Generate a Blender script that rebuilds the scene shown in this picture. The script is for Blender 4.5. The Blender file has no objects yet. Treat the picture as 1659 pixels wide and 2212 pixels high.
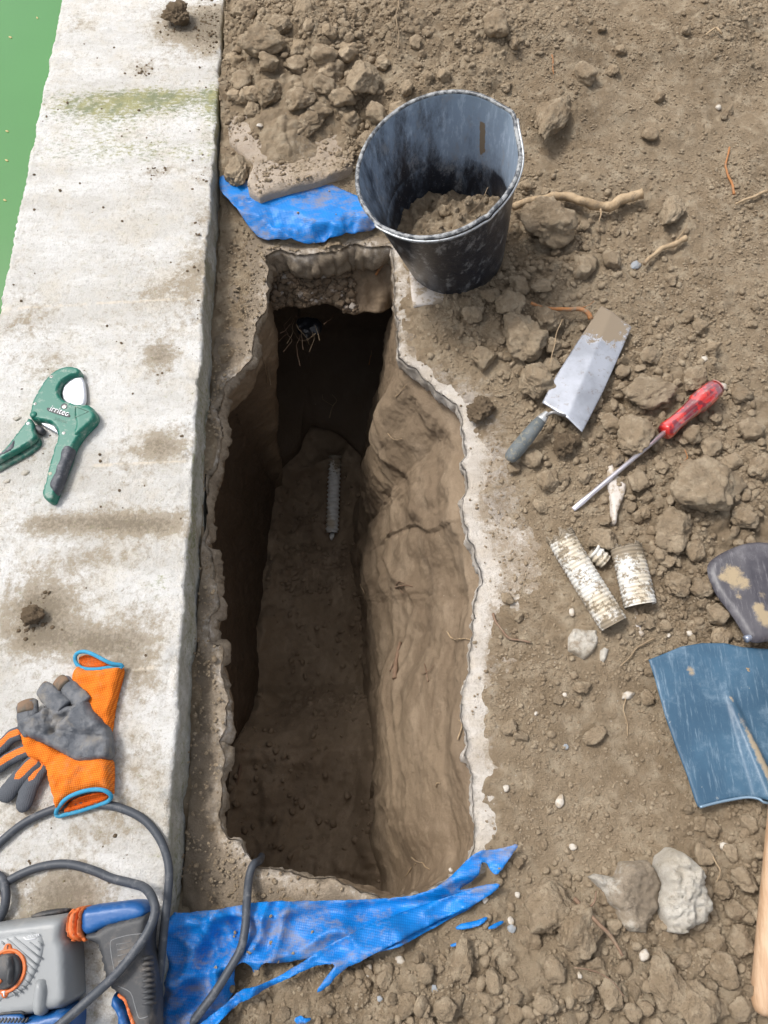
import bpy, bmesh, math, random
import numpy as np
from mathutils import Vector, Matrix, geometry
random.seed(7); rng = np.random.default_rng(7)
sc = bpy.context.scene
COL = sc.collection

# ------------------------------------------------------------------ camera, sky, sun, exposure
CAMH = 1.30; TILT = math.radians(23.7); FPX = 1600.0; CX, CY = 829.5, 1106.0
cam = bpy.data.cameras.new('camera'); camo = bpy.data.objects.new('camera', cam); COL.objects.link(camo)
camo.location = (0, 0, CAMH); camo.rotation_euler = (TILT, 0, 0)
cam.sensor_fit = 'VERTICAL'; cam.sensor_height = 36; cam.lens = 36*FPX/2212; cam.clip_end = 200; cam.clip_start = .02
sc.camera = camo
SUN_EL, SUN_AZ = 58, -62           # azimuth measured from +Y towards +X
w = bpy.data.worlds.new('World'); sc.world = w; w.use_nodes = True
nt = w.node_tree; nt.nodes.clear()
sky = nt.nodes.new('ShaderNodeTexSky'); sky.sky_type = 'NISHITA'; sky.sun_disc = False
sky.sun_elevation = math.radians(SUN_EL); sky.sun_rotation = math.radians(SUN_AZ); sky.dust_density = 4; sky.air_density = 1.0; sky.ozone_density = .6
hs = nt.nodes.new('ShaderNodeHueSaturation'); hs.inputs['Saturation'].default_value = .33
bg = nt.nodes.new('ShaderNodeBackground'); bg.inputs['Strength'].default_value = .15
wo = nt.nodes.new('ShaderNodeOutputWorld')
nt.links.new(sky.outputs[0], hs.inputs['Color']); nt.links.new(hs.outputs[0], bg.inputs[0]); nt.links.new(bg.outputs[0], wo.inputs[0])
sl = bpy.data.lights.new('sun', 'SUN'); sl.energy = 1.8; sl.angle = math.radians(13); sl.color = (1, .965, .92)
so = bpy.data.objects.new('sun', sl); COL.objects.link(so)
sd = Vector((math.sin(math.radians(SUN_AZ))*math.cos(math.radians(SUN_EL)), math.cos(math.radians(SUN_AZ))*math.cos(math.radians(SUN_EL)), math.sin(math.radians(SUN_EL))))
so.rotation_euler = sd.to_track_quat('Z', 'Y').to_euler()
sc.view_settings.view_transform = 'Standard'; sc.view_settings.look = 'None'
sc.view_settings.exposure = .47; sc.view_settings.gamma = 1

# ------------------------------------------------------------------ photo point -> place on a level plane
cT, sT = math.cos(TILT), math.sin(TILT)
def P(px, py, z=0.):
    x = (px-CX)/FPX; y = (CY-py)/FPX
    d = (x, y*cT+sT, y*sT-cT)
    t = (z-CAMH)/d[2]
    return np.array((d[0]*t, d[1]*t, z))
def PP(pts, z=0.): return np.array([P(a, b, z) for a, b in pts])
def depth_at(py, z=0.): # camera depth
    y = (CY-py)/FPX
    return (z-CAMH)/(y*sT-cT)
def zoomer(x0, y0, s): return lambda u, v: ((x0+u/s)*1659/3024, (y0+v/s)*1659/3024)
ZC = zoomer(0, 1400, 3.687); ZG = zoomer(0, 2500, 2.95); ZD = zoomer(0, 3500, 2.37); ZB = zoomer(1350, 350, 2.212)
ZT = zoomer(1950, 1150, 1.7463); ZP = zoomer(2050, 1950, 2.5523); ZS = zoomer(2500, 2050, 1.8435)
def zz(f, pts): return [f(*p) for p in pts]

# ------------------------------------------------------------------ noise
def _h(ix, iy, iz, seed):
    h = (ix.astype(np.int64)*374761393 + iy.astype(np.int64)*668265263 + iz.astype(np.int64)*2147483647 + seed*1274126177) & 0xffffffff
    h = ((h ^ (h >> 13))*1274126177) & 0xffffffff
    h = ((h ^ (h >> 16))*2246822519) & 0xffffffff
    return ((h ^ (h >> 15)) & 0xffffff)/float(0xffffff)
def n2(x, y, seed=0):
    ix, iy = np.floor(x), np.floor(y); fx, fy = x-ix, y-iy
    u = fx*fx*fx*(fx*(fx*6-15)+10); v = fy*fy*fy*(fy*(fy*6-15)+10); z0 = np.zeros_like(ix)
    def g(a, b, dx, dy):
        t = _h(ix+a, iy+b, z0, seed)*2*np.pi
        return np.cos(t)*dx+np.sin(t)*dy
    a = g(0, 0, fx, fy); b = g(1, 0, fx-1, fy); c = g(0, 1, fx, fy-1); d = g(1, 1, fx-1, fy-1)
    return 1.5*((a*(1-u)+b*u)*(1-v)+(c*(1-u)+d*u)*v)
def fbm2(x, y, o=4, seed=0, gain=.5):
    s = 0; a = 1; f = 1
    for k in range(o): s = s+a*n2(x*f+k*17.3, y*f-k*9.1, seed+k); a *= gain; f *= 2.03
    return s
def n3(x, y, z, seed=0):
    ix, iy, iz = np.floor(x), np.floor(y), np.floor(z); fx, fy, fz = x-ix, y-iy, z-iz
    u = fx*fx*(3-2*fx); v = fy*fy*(3-2*fy); w_ = fz*fz*(3-2*fz); s = 0
    for a in (0, 1):
        for b in (0, 1):
            for c in (0, 1):
                s = s+_h(ix+a, iy+b, iz+c, seed)*(u if a else 1-u)*(v if b else 1-v)*(w_ if c else 1-w_)
    return s*2-1
def fbm3(x, y, z, o=3, seed=0, gain=.5):
    s = 0; a = 1; f = 1
    for k in range(o): s = s+a*n3(x*f+k*7.7, y*f+k*3.1, z*f-k*5.3, seed+k); a *= gain; f *= 2.03
    return s
def worley(x, y, seed=0):
    ix, iy = np.floor(x), np.floor(y); f1 = np.full(x.shape, 9.); f2 = np.full(x.shape, 9.); idv = np.zeros(x.shape); z0 = np.zeros_like(ix)
    for a in (-1, 0, 1):
        for b in (-1, 0, 1):
            qx = ix+a+_h(ix+a, iy+b, z0, seed); qy = iy+b+_h(ix+a, iy+b, z0+1, seed)
            d = np.hypot(x-qx, y-qy); m = d < f1
            f2 = np.where(m, f1, np.minimum(f2, d)); idv = np.where(m, _h(ix+a, iy+b, z0+2, seed), idv); f1 = np.where(m, d, f1)
    return f1, f2, idv
def facets(x, y, seed=0):
    ix, iy = np.floor(x), np.floor(y); h = np.full(x.shape, -9.); z0 = np.zeros_like(ix)
    for a in (-1, 0, 1):
        for b in (-1, 0, 1):
            qx = ix+a+_h(ix+a, iy+b, z0, seed); qy = iy+b+_h(ix+a, iy+b, z0+1, seed)
            o = _h(ix+a, iy+b, z0+2, seed); tx = _h(ix+a, iy+b, z0+3, seed)-.5; ty = _h(ix+a, iy+b, z0+4, seed)-.5; dx, dy = x-qx, y-qy
            h = np.maximum(h, .7*o+1.2*(tx*dx+ty*dy)-.75*np.hypot(dx, dy))
    return h
def sstep(a, b, x):
    t = np.clip((x-a)/(b-a), 0, 1); return t*t*(3-2*t)

# ------------------------------------------------------------------ materials
MATS = {}
class NB:
    def __init__(s, name):
        s.m = bpy.data.materials.new(name); s.m.use_nodes = True; s.t = s.m.node_tree; s.t.nodes.clear()
        s.o = s.t.nodes.new('ShaderNodeOutputMaterial'); s.b = s.t.nodes.new('ShaderNodeBsdfPrincipled')
        s.t.links.new(s.b.outputs[0], s.o.inputs[0]); s.tc = s.t.nodes.new('ShaderNodeTexCoord').outputs['Object']
        MATS[name] = s.m
    def mapping(s, sc_=(1, 1, 1), rot=(0, 0, 0)):
        n = s.t.nodes.new('ShaderNodeMapping'); s.t.links.new(s.tc, n.inputs[0]); n.inputs['Scale'].default_value = sc_; n.inputs['Rotation'].default_value = rot
        return n.outputs[0]
    def noise(s, scale, detail=4, rough=.55, vec=None, dist=0):
        n = s.t.nodes.new('ShaderNodeTexNoise'); n.inputs['Scale'].default_value = scale; n.inputs['Detail'].default_value = detail
        n.inputs['Roughness'].default_value = rough; n.inputs['Distortion'].default_value = dist
        s.t.links.new(vec or s.tc, n.inputs['Vector']); return n.outputs[0]
    def voro(s, scale, feature='F1', out='Distance', vec=None):
        n = s.t.nodes.new('ShaderNodeTexVoronoi'); n.feature = feature; n.inputs['Scale'].default_value = scale
        s.t.links.new(vec or s.tc, n.inputs['Vector']); return n.outputs[out]
    def ramp(s, x, a, b, c0=0., c1=1.):
        n = s.t.nodes.new('ShaderNodeMapRange'); n.interpolation_type = 'SMOOTHSTEP'; s.t.links.new(x, n.inputs[0])
        n.inputs[1].default_value = a; n.inputs[2].default_value = b; n.inputs[3].default_value = c0; n.inputs[4].default_value = c1; return n.outputs[0]
    def _in(s, sock, v):
        if isinstance(v, (int, float)): sock.default_value = v
        elif isinstance(v, tuple): sock.default_value = (*v, 1) if len(v) == 3 else v
        else: s.t.links.new(v, sock)
    def mix(s, f, a, b, mode='MIX'):
        n = s.t.nodes.new('ShaderNodeMix'); n.data_type = 'RGBA'; n.blend_type = mode
        s._in(n.inputs[0], f); s._in(n.inputs[6], a); s._in(n.inputs[7], b); return n.outputs[2]
    def math(s, op, a, b=0., c=0.):
        n = s.t.nodes.new('ShaderNodeMath'); n.operation = op; s._in(n.inputs[0], a); s._in(n.inputs[1], b); s._in(n.inputs[2], c); return n.outputs[0]
    def attr(s, name):
        n = s.t.nodes.new('ShaderNodeAttribute'); n.attribute_name = name; return n.outputs['Fac']
    def rnd(s):
        return s.t.nodes.new('ShaderNodeObjectInfo').outputs['Random']
    def bump(s, h, strength, dist, prev=None):
        n = s.t.nodes.new('ShaderNodeBump'); n.inputs['Strength'].default_value = strength; n.inputs['Distance'].default_value = dist
        s.t.links.new(h, n.inputs['Height'])
        if prev: s.t.links.new(prev, n.inputs['Normal'])
        return n.outputs[0]
    def out(s, col=None, rough=None, normal=None, metal=None, spec=None):
        for k, v in (('Base Color', col), ('Roughness', rough), ('Metallic', metal), ('Specular IOR Level', spec), ('Normal', normal)):
            if v is not None: s._in(s.b.inputs[k], v)
        return s.m

def soil_mat(name, dark, mid, light, bumpk=1., rough=.95, spk=.5, sc_=1.):
    b = NB(name)
    r = b.math('ADD', b.attr('rnd'), b.rnd())
    c = b.mix(b.ramp(b.noise(5*sc_, 5, .6), .32, .68), dark, mid)
    c = b.mix(b.ramp(b.noise(38*sc_, 6, .65), .42, .7), c, light)
    c = b.mix(b.ramp(b.noise(260*sc_, 3, .7), .50, .78, 0, .55), c, tuple(x*.62 for x in dark))
    c = b.mix(b.math('MULTIPLY', b.math('FRACT', b.math('MULTIPLY', r, 3.71)), .35), c, tuple(x*1.18 for x in light))
    # tiny pale grit
    v = b.voro(170*sc_); vc = b.voro(170*sc_, out='Color')
    g = b.math('MULTIPLY', b.ramp(v, .16, .10), b.ramp(vc, .80, .86))
    c = b.mix(b.math('MULTIPLY', g, spk), c, (.50, .44, .36))
    n = b.bump(b.noise(130*sc_, 5, .65), .55*bumpk, .006)
    n = b.bump(b.noise(520*sc_, 4, .7), .75*bumpk, .0022, n)
    return b.out(c, rough, n, spec=.15)
SOIL = soil_mat('soil', (.255, .190, .122), (.34, .262, .176), (.435, .352, .250), bumpk=1.2)
SOILD = soil_mat('moist_soil', (.15, .108, .068), (.20, .148, .095), (.26, .196, .13), bumpk=1.5)

# ground: soil with dusty pale concrete where attribute 'pale' says so
def ground_mat():
    b = NB('ground_soil')
    c = b.mix(b.ramp(b.noise(5, 5, .6), .32, .68), (.260, .195, .126), (.34, .264, .178))
    c = b.mix(b.ramp(b.noise(30, 6, .65), .42, .7), c, (.435, .355, .253))
    c = b.mix(b.ramp(b.noise(240, 3, .7), .52, .80, 0, .5), c, (.18, .138, .088))
    v = b.voro(150); vc = b.voro(150, out='Color')
    c = b.mix(b.math('MULTIPLY', b.ramp(v, .2, .12), b.ramp(vc, .82, .87)), c, (.50, .45, .38))
    p = b.attr('pale')
    m = b.ramp(b.math('ADD', p, b.math('MULTIPLY', b.math('SUBTRACT', b.noise(60, 8, .8), .5), 2.4)), .35, 1.0)
    c = b.mix(b.math('MULTIPLY', m, .8), c, (.52, .46, .40))
    n = b.bump(b.noise(110, 6, .7), .9, .007); n = b.bump(b.noise(420, 4, .75), 1., .004, n)
    return b.out(c, .96, n, spec=.12)
GROUND = ground_mat()

def clay_mat(name='dug_clay', k=1.):
    b = NB(name)
    st = b.mapping((1, .55, 1.1))
    T = lambda *c: tuple(x*k for x in c)
    c = b.mix(b.ramp(b.noise(4, 5, .6), .35, .65), T(.17, .123, .080), T(.215, .159, .104))
    c = b.mix(b.ramp(b.noise(10, 7, .7, vec=st), .46, .70), c, T(.27, .205, .14))
    c = b.mix(b.math('MULTIPLY', b.attr('damp'), .95), c, (.075, .052, .034))  # wall darkening: shade painted into the clay colour, along with some damp
    c = b.mix(b.ramp(b.noise(220, 3, .7), .55, .8, 0, .5), c, (.11, .078, .048))
    v = b.voro(110); vc = b.voro(110, out='Color')
    c = b.mix(b.math('MULTIPLY', b.ramp(v, .14, .08), b.ramp(vc, .9, .94)), c, (.4, .34, .27))
    n = b.bump(b.noise(30, 7, .68, vec=st), .45, .010); n = b.bump(b.noise(260, 4, .65), .55, .0025, n)
    return b.out(c, b.ramp(b.noise(9, 4), .3, .7, .62, .9), n, spec=.3)
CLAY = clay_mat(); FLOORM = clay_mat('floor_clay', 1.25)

def concrete_mat(name, white, grey, dirtc, coping=False):
    b = NB(name)
    st = b.mapping((.55, 1.8, 1), (0, 0, math.radians(-2.6)))
    c = b.mix(b.ramp(b.noise(5, 8, .72, vec=st), .40, .62), white, grey)
    c = b.mix(b.ramp(b.noise(11, 8, .75), .46, .64, 0, .55), c, tuple(x*y for x, y in zip(white, (.86, .80, .70))))
    c = b.mix(b.ramp(b.noise(55, 5, .75), .52, .72, 0, .5), c, tuple(x*.72 for x in grey))
    c = b.mix(b.ramp(b.noise(150, 5, .8), .56, .70, 0, .6), c, tuple(x*y*.50 for x, y in zip(grey, (1, .93, .82))))
    c = b.mix(b.math('MULTIPLY', b.ramp(b.noise(380, 4, .85), .56, .68, 0, .5), b.ramp(b.noise(9, 5, .7), .35, .6, .3, 1)), c, (.16, .14, .11))
    v = b.voro(95); vc = b.voro(95, out='Color')
    c = b.mix(b.math('MULTIPLY', b.ramp(v, .20, .05, 0, .5), b.ramp(vc, .90, .94)), c, (.20, .17, .135))
    c = b.mix(b.math('MULTIPLY', b.ramp(b.noise(75, 8, .85), .50, .64), b.ramp(b.noise(6, 6, .7), .40, .62, .15, .75)), c, (.40, .345, .27))
    d = b.attr('dirt'); nd = b.noise(60, 7, .75)
    md = b.ramp(b.math('ADD', d, b.math('MULTIPLY', b.math('SUBTRACT', nd, .5), 1.9)), .35, .85)
    c = b.mix(b.math('MULTIPLY', md, .8), c, dirtc)
    dd = b.ramp(b.math('ADD', d, b.math('MULTIPLY', b.math('SUBTRACT', b.noise(130, 5, .75), .5), 1.5)), .75, 1.2)
    c = b.mix(b.math('MULTIPLY', dd, .6), c, tuple(x*.5 for x in dirtc))
    if coping:
        ms = b.attr('moss'); nm = b.noise(95, 6, .8, vec=b.mapping((.7, 1.3, 1)))
        mm = b.ramp(b.math('ADD', ms, b.math('MULTIPLY', b.math('SUBTRACT', nm, .5), 3.2)), .22, .85)
        mc = b.mix(b.ramp(b.noise(30, 4), .4, .65), (.30, .29, .10), (.17, .20, .085))
        c = b.mix(b.math('MULTIPLY', mm, .85), c, mc)
        sf = b.attr('side')
        c = b.mix(b.math('MULTIPLY', sf, b.ramp(b.noise(24, 6, .7), .3, .7, .15, .65)), c, (.29, .285, .20))
        ln = b.attr('line')
        c = b.mix(b.math('MULTIPLY', ln, b.ramp(b.noise(45, 4, .7), .38, .58, 0, .75)), c, (.74, .66, .54))
    n = b.bump(b.noise(60, 6, .75), .35, .005); n = b.bump(b.noise(300, 4, .8), 1., .004, n)
    n = b.bump(b.ramp(v, .0, .22), .3, .003, n)
    return b.out(c, .88, n, spec=.25)
COPING = concrete_mat('coping_concrete', (.75, .74, .715), (.60, .58, .54), (.33, .265, .18), True)
SLABM = concrete_mat('slab_concrete', (.68, .63, .57), (.52, .46, .39), (.325, .252, .172))
RUBBLE = concrete_mat('rubble_concrete', (.62, .585, .52), (.47, .42, .34), (.30, .235, .165))
FLAG = concrete_mat('flagstone', (.50, .42, .34), (.42, .34, .265), (.33, .262, .18))

def simple(name, col, rough=.5, metal=0, spec=.5, dirt=None, dscale=60, dlo=.5, dhi=.62, damt=.8, bump=.2, bscale=200, bdist=.001, col2=None, c2s=8, mask=None, maskcol=None, mscale=60):
    b = NB(name); c = col
    if col2: c = b.mix(b.ramp(b.noise(c2s, 5, .6), .38, .62), col, col2)
    dm = None
    if mask:
        mm = b.ramp(b.math('ADD', b.attr(mask), b.math('MULTIPLY', b.math('SUBTRACT', b.noise(mscale, 6, .7), .5), .9)), .42, .55)
        c = b.mix(mm, c, maskcol)
    if dirt:
        dm = b.ramp(b.noise(dscale, 6, .7), dlo, dhi, 0, damt)
        c = b.mix(dm, c, dirt)
    r = rough if dm is None else b.ramp(dm, 0, 1, rough, min(1, rough+.4))
    n = b.bump(b.noise(bscale, 5, .65), bump, bdist)
    return b.out(c, r, n, metal=metal, spec=spec)

def water_mat():
    b = NB('pool_water')
    c = b.mix(b.ramp(b.noise(1.2, 3), .3, .7), (.032, .165, .022), (.045, .20, .034))
    n = b.bump(b.noise(5, 2), .12, .01)
    return b.out(c, .06, n, spec=.9)
WATER = water_mat()

def tarp_mat():
    b = NB('blue_tarp')
    c = b.mix(b.ramp(b.noise(9, 5, .6), .35, .65), (.001, .125, .42), (.001, .19, .60))
    wx = b.t.nodes.new('ShaderNodeTexWave'); wx.inputs['Scale'].default_value = 95; wx.bands_direction = 'X'; b.t.links.new(b.mapping((1, 1, 1), (0, 0, .12)), wx.inputs[0])
    wy = b.t.nodes.new('ShaderNodeTexWave'); wy.inputs['Scale'].default_value = 95; wy.bands_direction = 'Y'; b.t.links.new(b.mapping((1, 1, 1), (0, 0, .12)), wy.inputs[0])
    wv = b.math('ADD', wx.outputs[1], wy.outputs[1])
    c = b.mix(b.ramp(wv, .9, 1.9, 0, .25), c, (.008, .30, .80))
    dm = b.ramp(b.math('ADD', b.noise(26, 8, .8, vec=b.mapping((.8, 1.5, 1))), b.math('MULTIPLY', b.attr('dust'), .45)), .53, .76, 0, .66)
    c = b.mix(dm, c, (.27, .22, .165))
    n = b.bump(b.noise(24, 4, .6, vec=b.mapping((1, 2.2, 1))), .22, .006); n = b.bump(wv, .2, .0008, n)
    return b.out(c, b.ramp(dm, 0, 1, .42, .9), n, spec=.35)
TARP = tarp_mat()

# ------------------------------------------------------------------ mesh helpers
def fast_mesh(name, V, F, attrs=None, smooth=True):
    me = bpy.data.meshes.new(name); V = np.asarray(V, np.float32); F = np.asarray(F, np.int32); k = F.shape[1]
    me.vertices.add(len(V)); me.vertices.foreach_set('co', V.ravel())
    me.loops.add(F.size); me.loops.foreach_set('vertex_index', F.ravel())
    me.polygons.add(len(F)); me.polygons.foreach_set('loop_start', np.arange(0, F.size, k, dtype=np.int32))
    try: me.polygons.foreach_set('loop_total', np.full(len(F), k, np.int32))
    except Exception: pass
    me.polygons.foreach_set('use_smooth', np.full(len(F), smooth, bool))
    me.update(calc_edges=True)
    for a, v in (attrs or {}).items():
        at = me.attributes.new(a, 'FLOAT', 'POINT'); at.data.foreach_set('value', np.asarray(v, np.float32))
    me.validate(); return me
def link(name, me, mat, parent=None, org=None):
    if mat: me.materials.append(mat)
    o = bpy.data.objects.new(name, me); COL.objects.link(o)
    if parent:
        o.parent = parent
        b = np.array(parent['_w']) if '_w' in parent else np.zeros(3)
        if org is None: org = np.zeros(3)+b
        o.location = np.array(org)-b
        o['_w'] = [float(x) for x in org]
    else:
        if org is None: org = np.zeros(3)
        o.location = org; o['_w'] = [float(x) for x in org]
    org = np.asarray(org, np.float32)
    if np.any(org):
        n = len(me.vertices); co = np.empty(n*3, np.float32); me.vertices.foreach_get('co', co)
        co = co.reshape(-1, 3)-org; me.vertices.foreach_set('co', co.ravel()); me.update()
    return o
def thing(name, label, cat, org, group=None):
    o = bpy.data.objects.new(name, None); COL.objects.link(o); o.location = org; o['_w'] = [float(x) for x in org]
    o.empty_display_size = .02; return tag(o, label, cat, group)
def tag(o, label, cat, group=None, kind=None):
    if label: o['label'] = label
    if cat: o['category'] = cat
    if group: o['group'] = group
    if kind: o['kind'] = kind
    return o
def struct(o): o['kind'] = 'structure'; return o

def resample(pts, ds, closed=True):
    pts = np.asarray(pts, float); 
    if closed: pts = np.vstack([pts, pts[:1]])
    d = np.r_[0, np.cumsum(np.linalg.norm(np.diff(pts, axis=0), axis=1))]
    n = max(3, int(round(d[-1]/ds))); t = np.linspace(0, d[-1], n+(0 if closed else 1), endpoint=not closed)
    return np.stack([np.interp(t, d, pts[:, k]) for k in range(pts.shape[1])], 1)
def smooth_closed(pts, it=2):
    for _ in range(it): pts = .25*np.roll(pts, 1, 0)+.5*pts+.25*np.roll(pts, -1, 0)
    return pts
def chaikin(pts, it=2, closed=True):
    pts = np.asarray(pts, float)
    for _ in range(it):
        nx = np.roll(pts, -1, 0) if closed else pts[1:]
        a = pts if closed else pts[:-1]
        q = np.stack([.75*a+.25*nx, .25*a+.75*nx], 1).reshape(-1, pts.shape[1])
        pts = q if closed else np.vstack([pts[:1], q, pts[-1:]])
    return pts
def inside(x, y, poly):
    r = np.zeros(x.shape, bool); n = len(poly); j = n-1
    for i in range(n):
        xi, yi = poly[i][:2]; xj, yj = poly[j][:2]
        if yi != yj:
            c = ((yi > y) != (yj > y)) & (x < (xj-xi)*(y-yi)/(yj-yi)+xi); r ^= c
        j = i
    return r
def segdist(x, y, poly, closed=True):
    d = np.full(x.shape, 9.); n = len(poly)
    for i in range(n if closed else n-1):
        ax, ay = poly[i][:2]; bx, by = poly[(i+1) % n][:2]; vx, vy = bx-ax, by-ay; L = vx*vx+vy*vy+1e-12
        t = np.clip(((x-ax)*vx+(y-ay)*vy)/L, 0, 1); d = np.minimum(d, np.hypot(x-ax-t*vx, y-ay-t*vy))
    return d
def cdt_fill(poly, ds, jitter=.2):
    poly = np.asarray(poly)[:, :2]
    x0, y0 = poly.min(0); x1, y1 = poly.max(0)
    gx, gy = np.meshgrid(np.arange(x0, x1, ds), np.arange(y0, y1, ds)); gx = gx.ravel(); gy = gy.ravel()
    gx = gx+rng.uniform(-jitter, jitter, gx.shape)*ds; gy = gy+rng.uniform(-jitter, jitter, gy.shape)*ds
    m = inside(gx, gy, poly); gx, gy = gx[m], gy[m]
    m = segdist(gx, gy, poly) > ds*.45; gx, gy = gx[m], gy[m]
    vs = [Vector((float(a), float(b))) for a, b in poly]+[Vector((float(a), float(b))) for a, b in zip(gx, gy)]
    r = geometry.delaunay_2d_cdt(vs, [], [list(range(len(poly)))], 1, 1e-7)
    V = np.array([(v.x, v.y) for v in r[0]]); F = [f for f in r[2] if len(f) == 3]
    return V, np.array(F, int)
def boundary_loop(F):
    E = np.vstack([F[:, [0, 1]], F[:, [1, 2]], F[:, [2, 0]]]); key = {}
    for a, b in E: key[(int(a), int(b))] = 1
    return [(a, b) for (a, b) in key if (b, a) not in key]
def puff(name, outl, zb, h, mat, parent=None, r=.006, lo=.35, ds=.004, round_it=2, zfun=None, attrs=None, plane=None, noise=0., nsc=60, skirt=True, org=None, seed=0, hfun=None):
    """a solid with the traced outline: rounded top edge, vertical side, standing on level zb"""
    zp = zb+h*.6 if plane is None else plane
    poly = PP(outl, zp)[:, :2]
    if round_it: poly = chaikin(poly, round_it)
    poly = resample(poly, ds)
    V, F = cdt_fill(poly, ds)
    d = segdist(V[:, 0], V[:, 1], poly); t = np.clip(d/r, 0, 1)
    pr = lo+(1-lo)*np.sqrt(np.clip(1-(1-t)**2, 0, 1))
    hh = h if hfun is None else hfun(V[:, 0], V[:, 1], d)
    z = zb+hh*pr
    if noise: z = z+noise*fbm2(V[:, 0]*nsc, V[:, 1]*nsc, 4, seed)*np.clip(d/.004, .3, 1)
    if zfun is not None: z = z+zfun(V[:, 0], V[:, 1], d)
    V3 = np.c_[V, z]; base = zb if np.isscalar(zb) else None
    if skirt:
        bl = boundary_loop(F); ids = sorted({i for e in bl for i in e}); mp = {i: len(V3)+k for k, i in enumerate(ids)}
        zlow = np.full(len(ids), zb) if zfun is None or skirt is True else V3[ids][:, 2]-skirt
        V3 = np.vstack([V3, np.c_[V3[ids][:, :2], zlow]])
        F = np.vstack([F, [(b, a, mp[a]) for a, b in bl], [(b, mp[a], mp[b]) for a, b in bl]])
    at = {}
    if attrs:
        for k, fn in attrs.items(): at[k] = fn(V3[:, 0], V3[:, 1])
    me = fast_mesh(name, V3, F, at)
    try: me.shade_smooth_by_angle if False else None
    except Exception: pass
    c = V3.mean(0); c[2] = V3[:, 2].min()
    return link(name, me, mat, parent, org if org is not None else (c if parent is None else None))
def tube_mesh(pts, rad, seg=10, cap=True, flat=1.):
    pts = np.asarray(pts, float); n = len(pts); rad = np.broadcast_to(rad, (n,)).astype(float)
    T = np.gradient(pts, axis=0); T /= np.linalg.norm(T, axis=1)[:, None]+1e-12
    up = np.array((0, 0, 1.)); V = []; N = None
    for i in range(n):
        if N is None:
            N = np.cross(T[i], up); 
            if np.linalg.norm(N) < 1e-3: N = np.array((1., 0, 0))
        N = N-T[i]*np.dot(N, T[i]); N /= np.linalg.norm(N)+1e-12; B = np.cross(N, T[i])
        a = np.arange(seg)*2*np.pi/seg
        V.append(pts[i]+rad[i]*(np.cos(a)[:, None]*N+np.sin(a)[:, None]*B*flat))
    V = np.vstack(V); F = []
    for i in range(n-1):
        for j in range(seg):
            k = (j+1) % seg; F.append((i*seg+j, (i+1)*seg+j, (i+1)*seg+k, i*seg+k))
    if cap:
        V = np.vstack([V, pts[0], pts[-1]]); a, b = len(V)-2, len(V)-1
        for j in range(seg):
            k = (j+1) % seg; F.append((a, j, k, k)); F.append((b, (n-1)*seg+k, (n-1)*seg+j, (n-1)*seg+j))
    return V, F
def py_mesh(name, V, F, attrs=None):
    F = [tuple(dict.fromkeys(int(i) for i in f)) for f in F]
    me = bpy.data.meshes.new(name); me.from_pydata([tuple(map(float, v)) for v in V], [], F)
    me.polygons.foreach_set('use_smooth', np.ones(len(me.polygons), bool))
    for a, v in (attrs or {}).items():
        at = me.attributes.new(a, 'FLOAT', 'POINT'); at.data.foreach_set('value', np.asarray(v, np.float32))
    me.update(); return me
def tube(name, pts, rad, mat, parent=None, seg=10, flat=1., org=None, attrs=None):
    V, F = tube_mesh(pts, rad, seg, True, flat); me = py_mesh(name, V, F, attrs(V) if attrs else None)
    if org is None and parent is None: org = np.array(pts).mean(0)
    return link(name, me, mat, parent, org)
def spline(pts, ds=.006):
    pts = np.asarray(pts, float)
    q = [pts[0]]; P_ = np.vstack([2*pts[0]-pts[1], pts, 2*pts[-1]-pts[-2]])
    for i in range(1, len(P_)-2):
        p0, p1, p2, p3 = P_[i-1:i+3]; n = max(2, int(np.linalg.norm(p2-p1)/ds))
        for k in range(1, n+1):
            t = k/n; q.append(.5*((2*p1)+(-p0+p2)*t+(2*p0-5*p1+4*p2-p3)*t*t+(-p0+3*p1-3*p2+p3)*t**3))
    return np.array(q)
def lathe_on(name, p0, p1, prof, mat, parent=None, seg=32, flute=None, org=None, attrs=None, bend=None):
    """profile [(t along 0..1, radius)] turned about the axis p0-p1"""
    p0 = np.array(p0, float); p1 = np.array(p1, float); ax = p1-p0; A = ax/np.linalg.norm(ax)
    N = np.cross(A, (0, 0, 1.)); N = N/np.linalg.norm(N) if np.linalg.norm(N) > 1e-3 else np.array((1., 0, 0)); B = np.cross(N, A)
    V = []; F = []; n = len(prof); th = np.arange(seg)*2*np.pi/seg
    for t, r in prof:
        rr = np.full(seg, float(r)) if flute is None else r*flute(t, th)
        c = p0+ax*t+(bend(t) if bend else 0)
        V.append(c+rr[:, None]*(np.cos(th)[:, None]*N+np.sin(th)[:, None]*B))
    V = np.vstack(V)
    for i in range(n-1):
        for j in range(seg):
            k = (j+1) % seg; F.append((i*seg+j, i*seg+k, (i+1)*seg+k, (i+1)*seg+j))
    me = py_mesh(name, V, F, attrs(V, np.repeat([t for t, r in prof], seg)) if attrs else None)
    return link(name, me, mat, parent, org if org is not None else (None if parent else p0))

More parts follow.
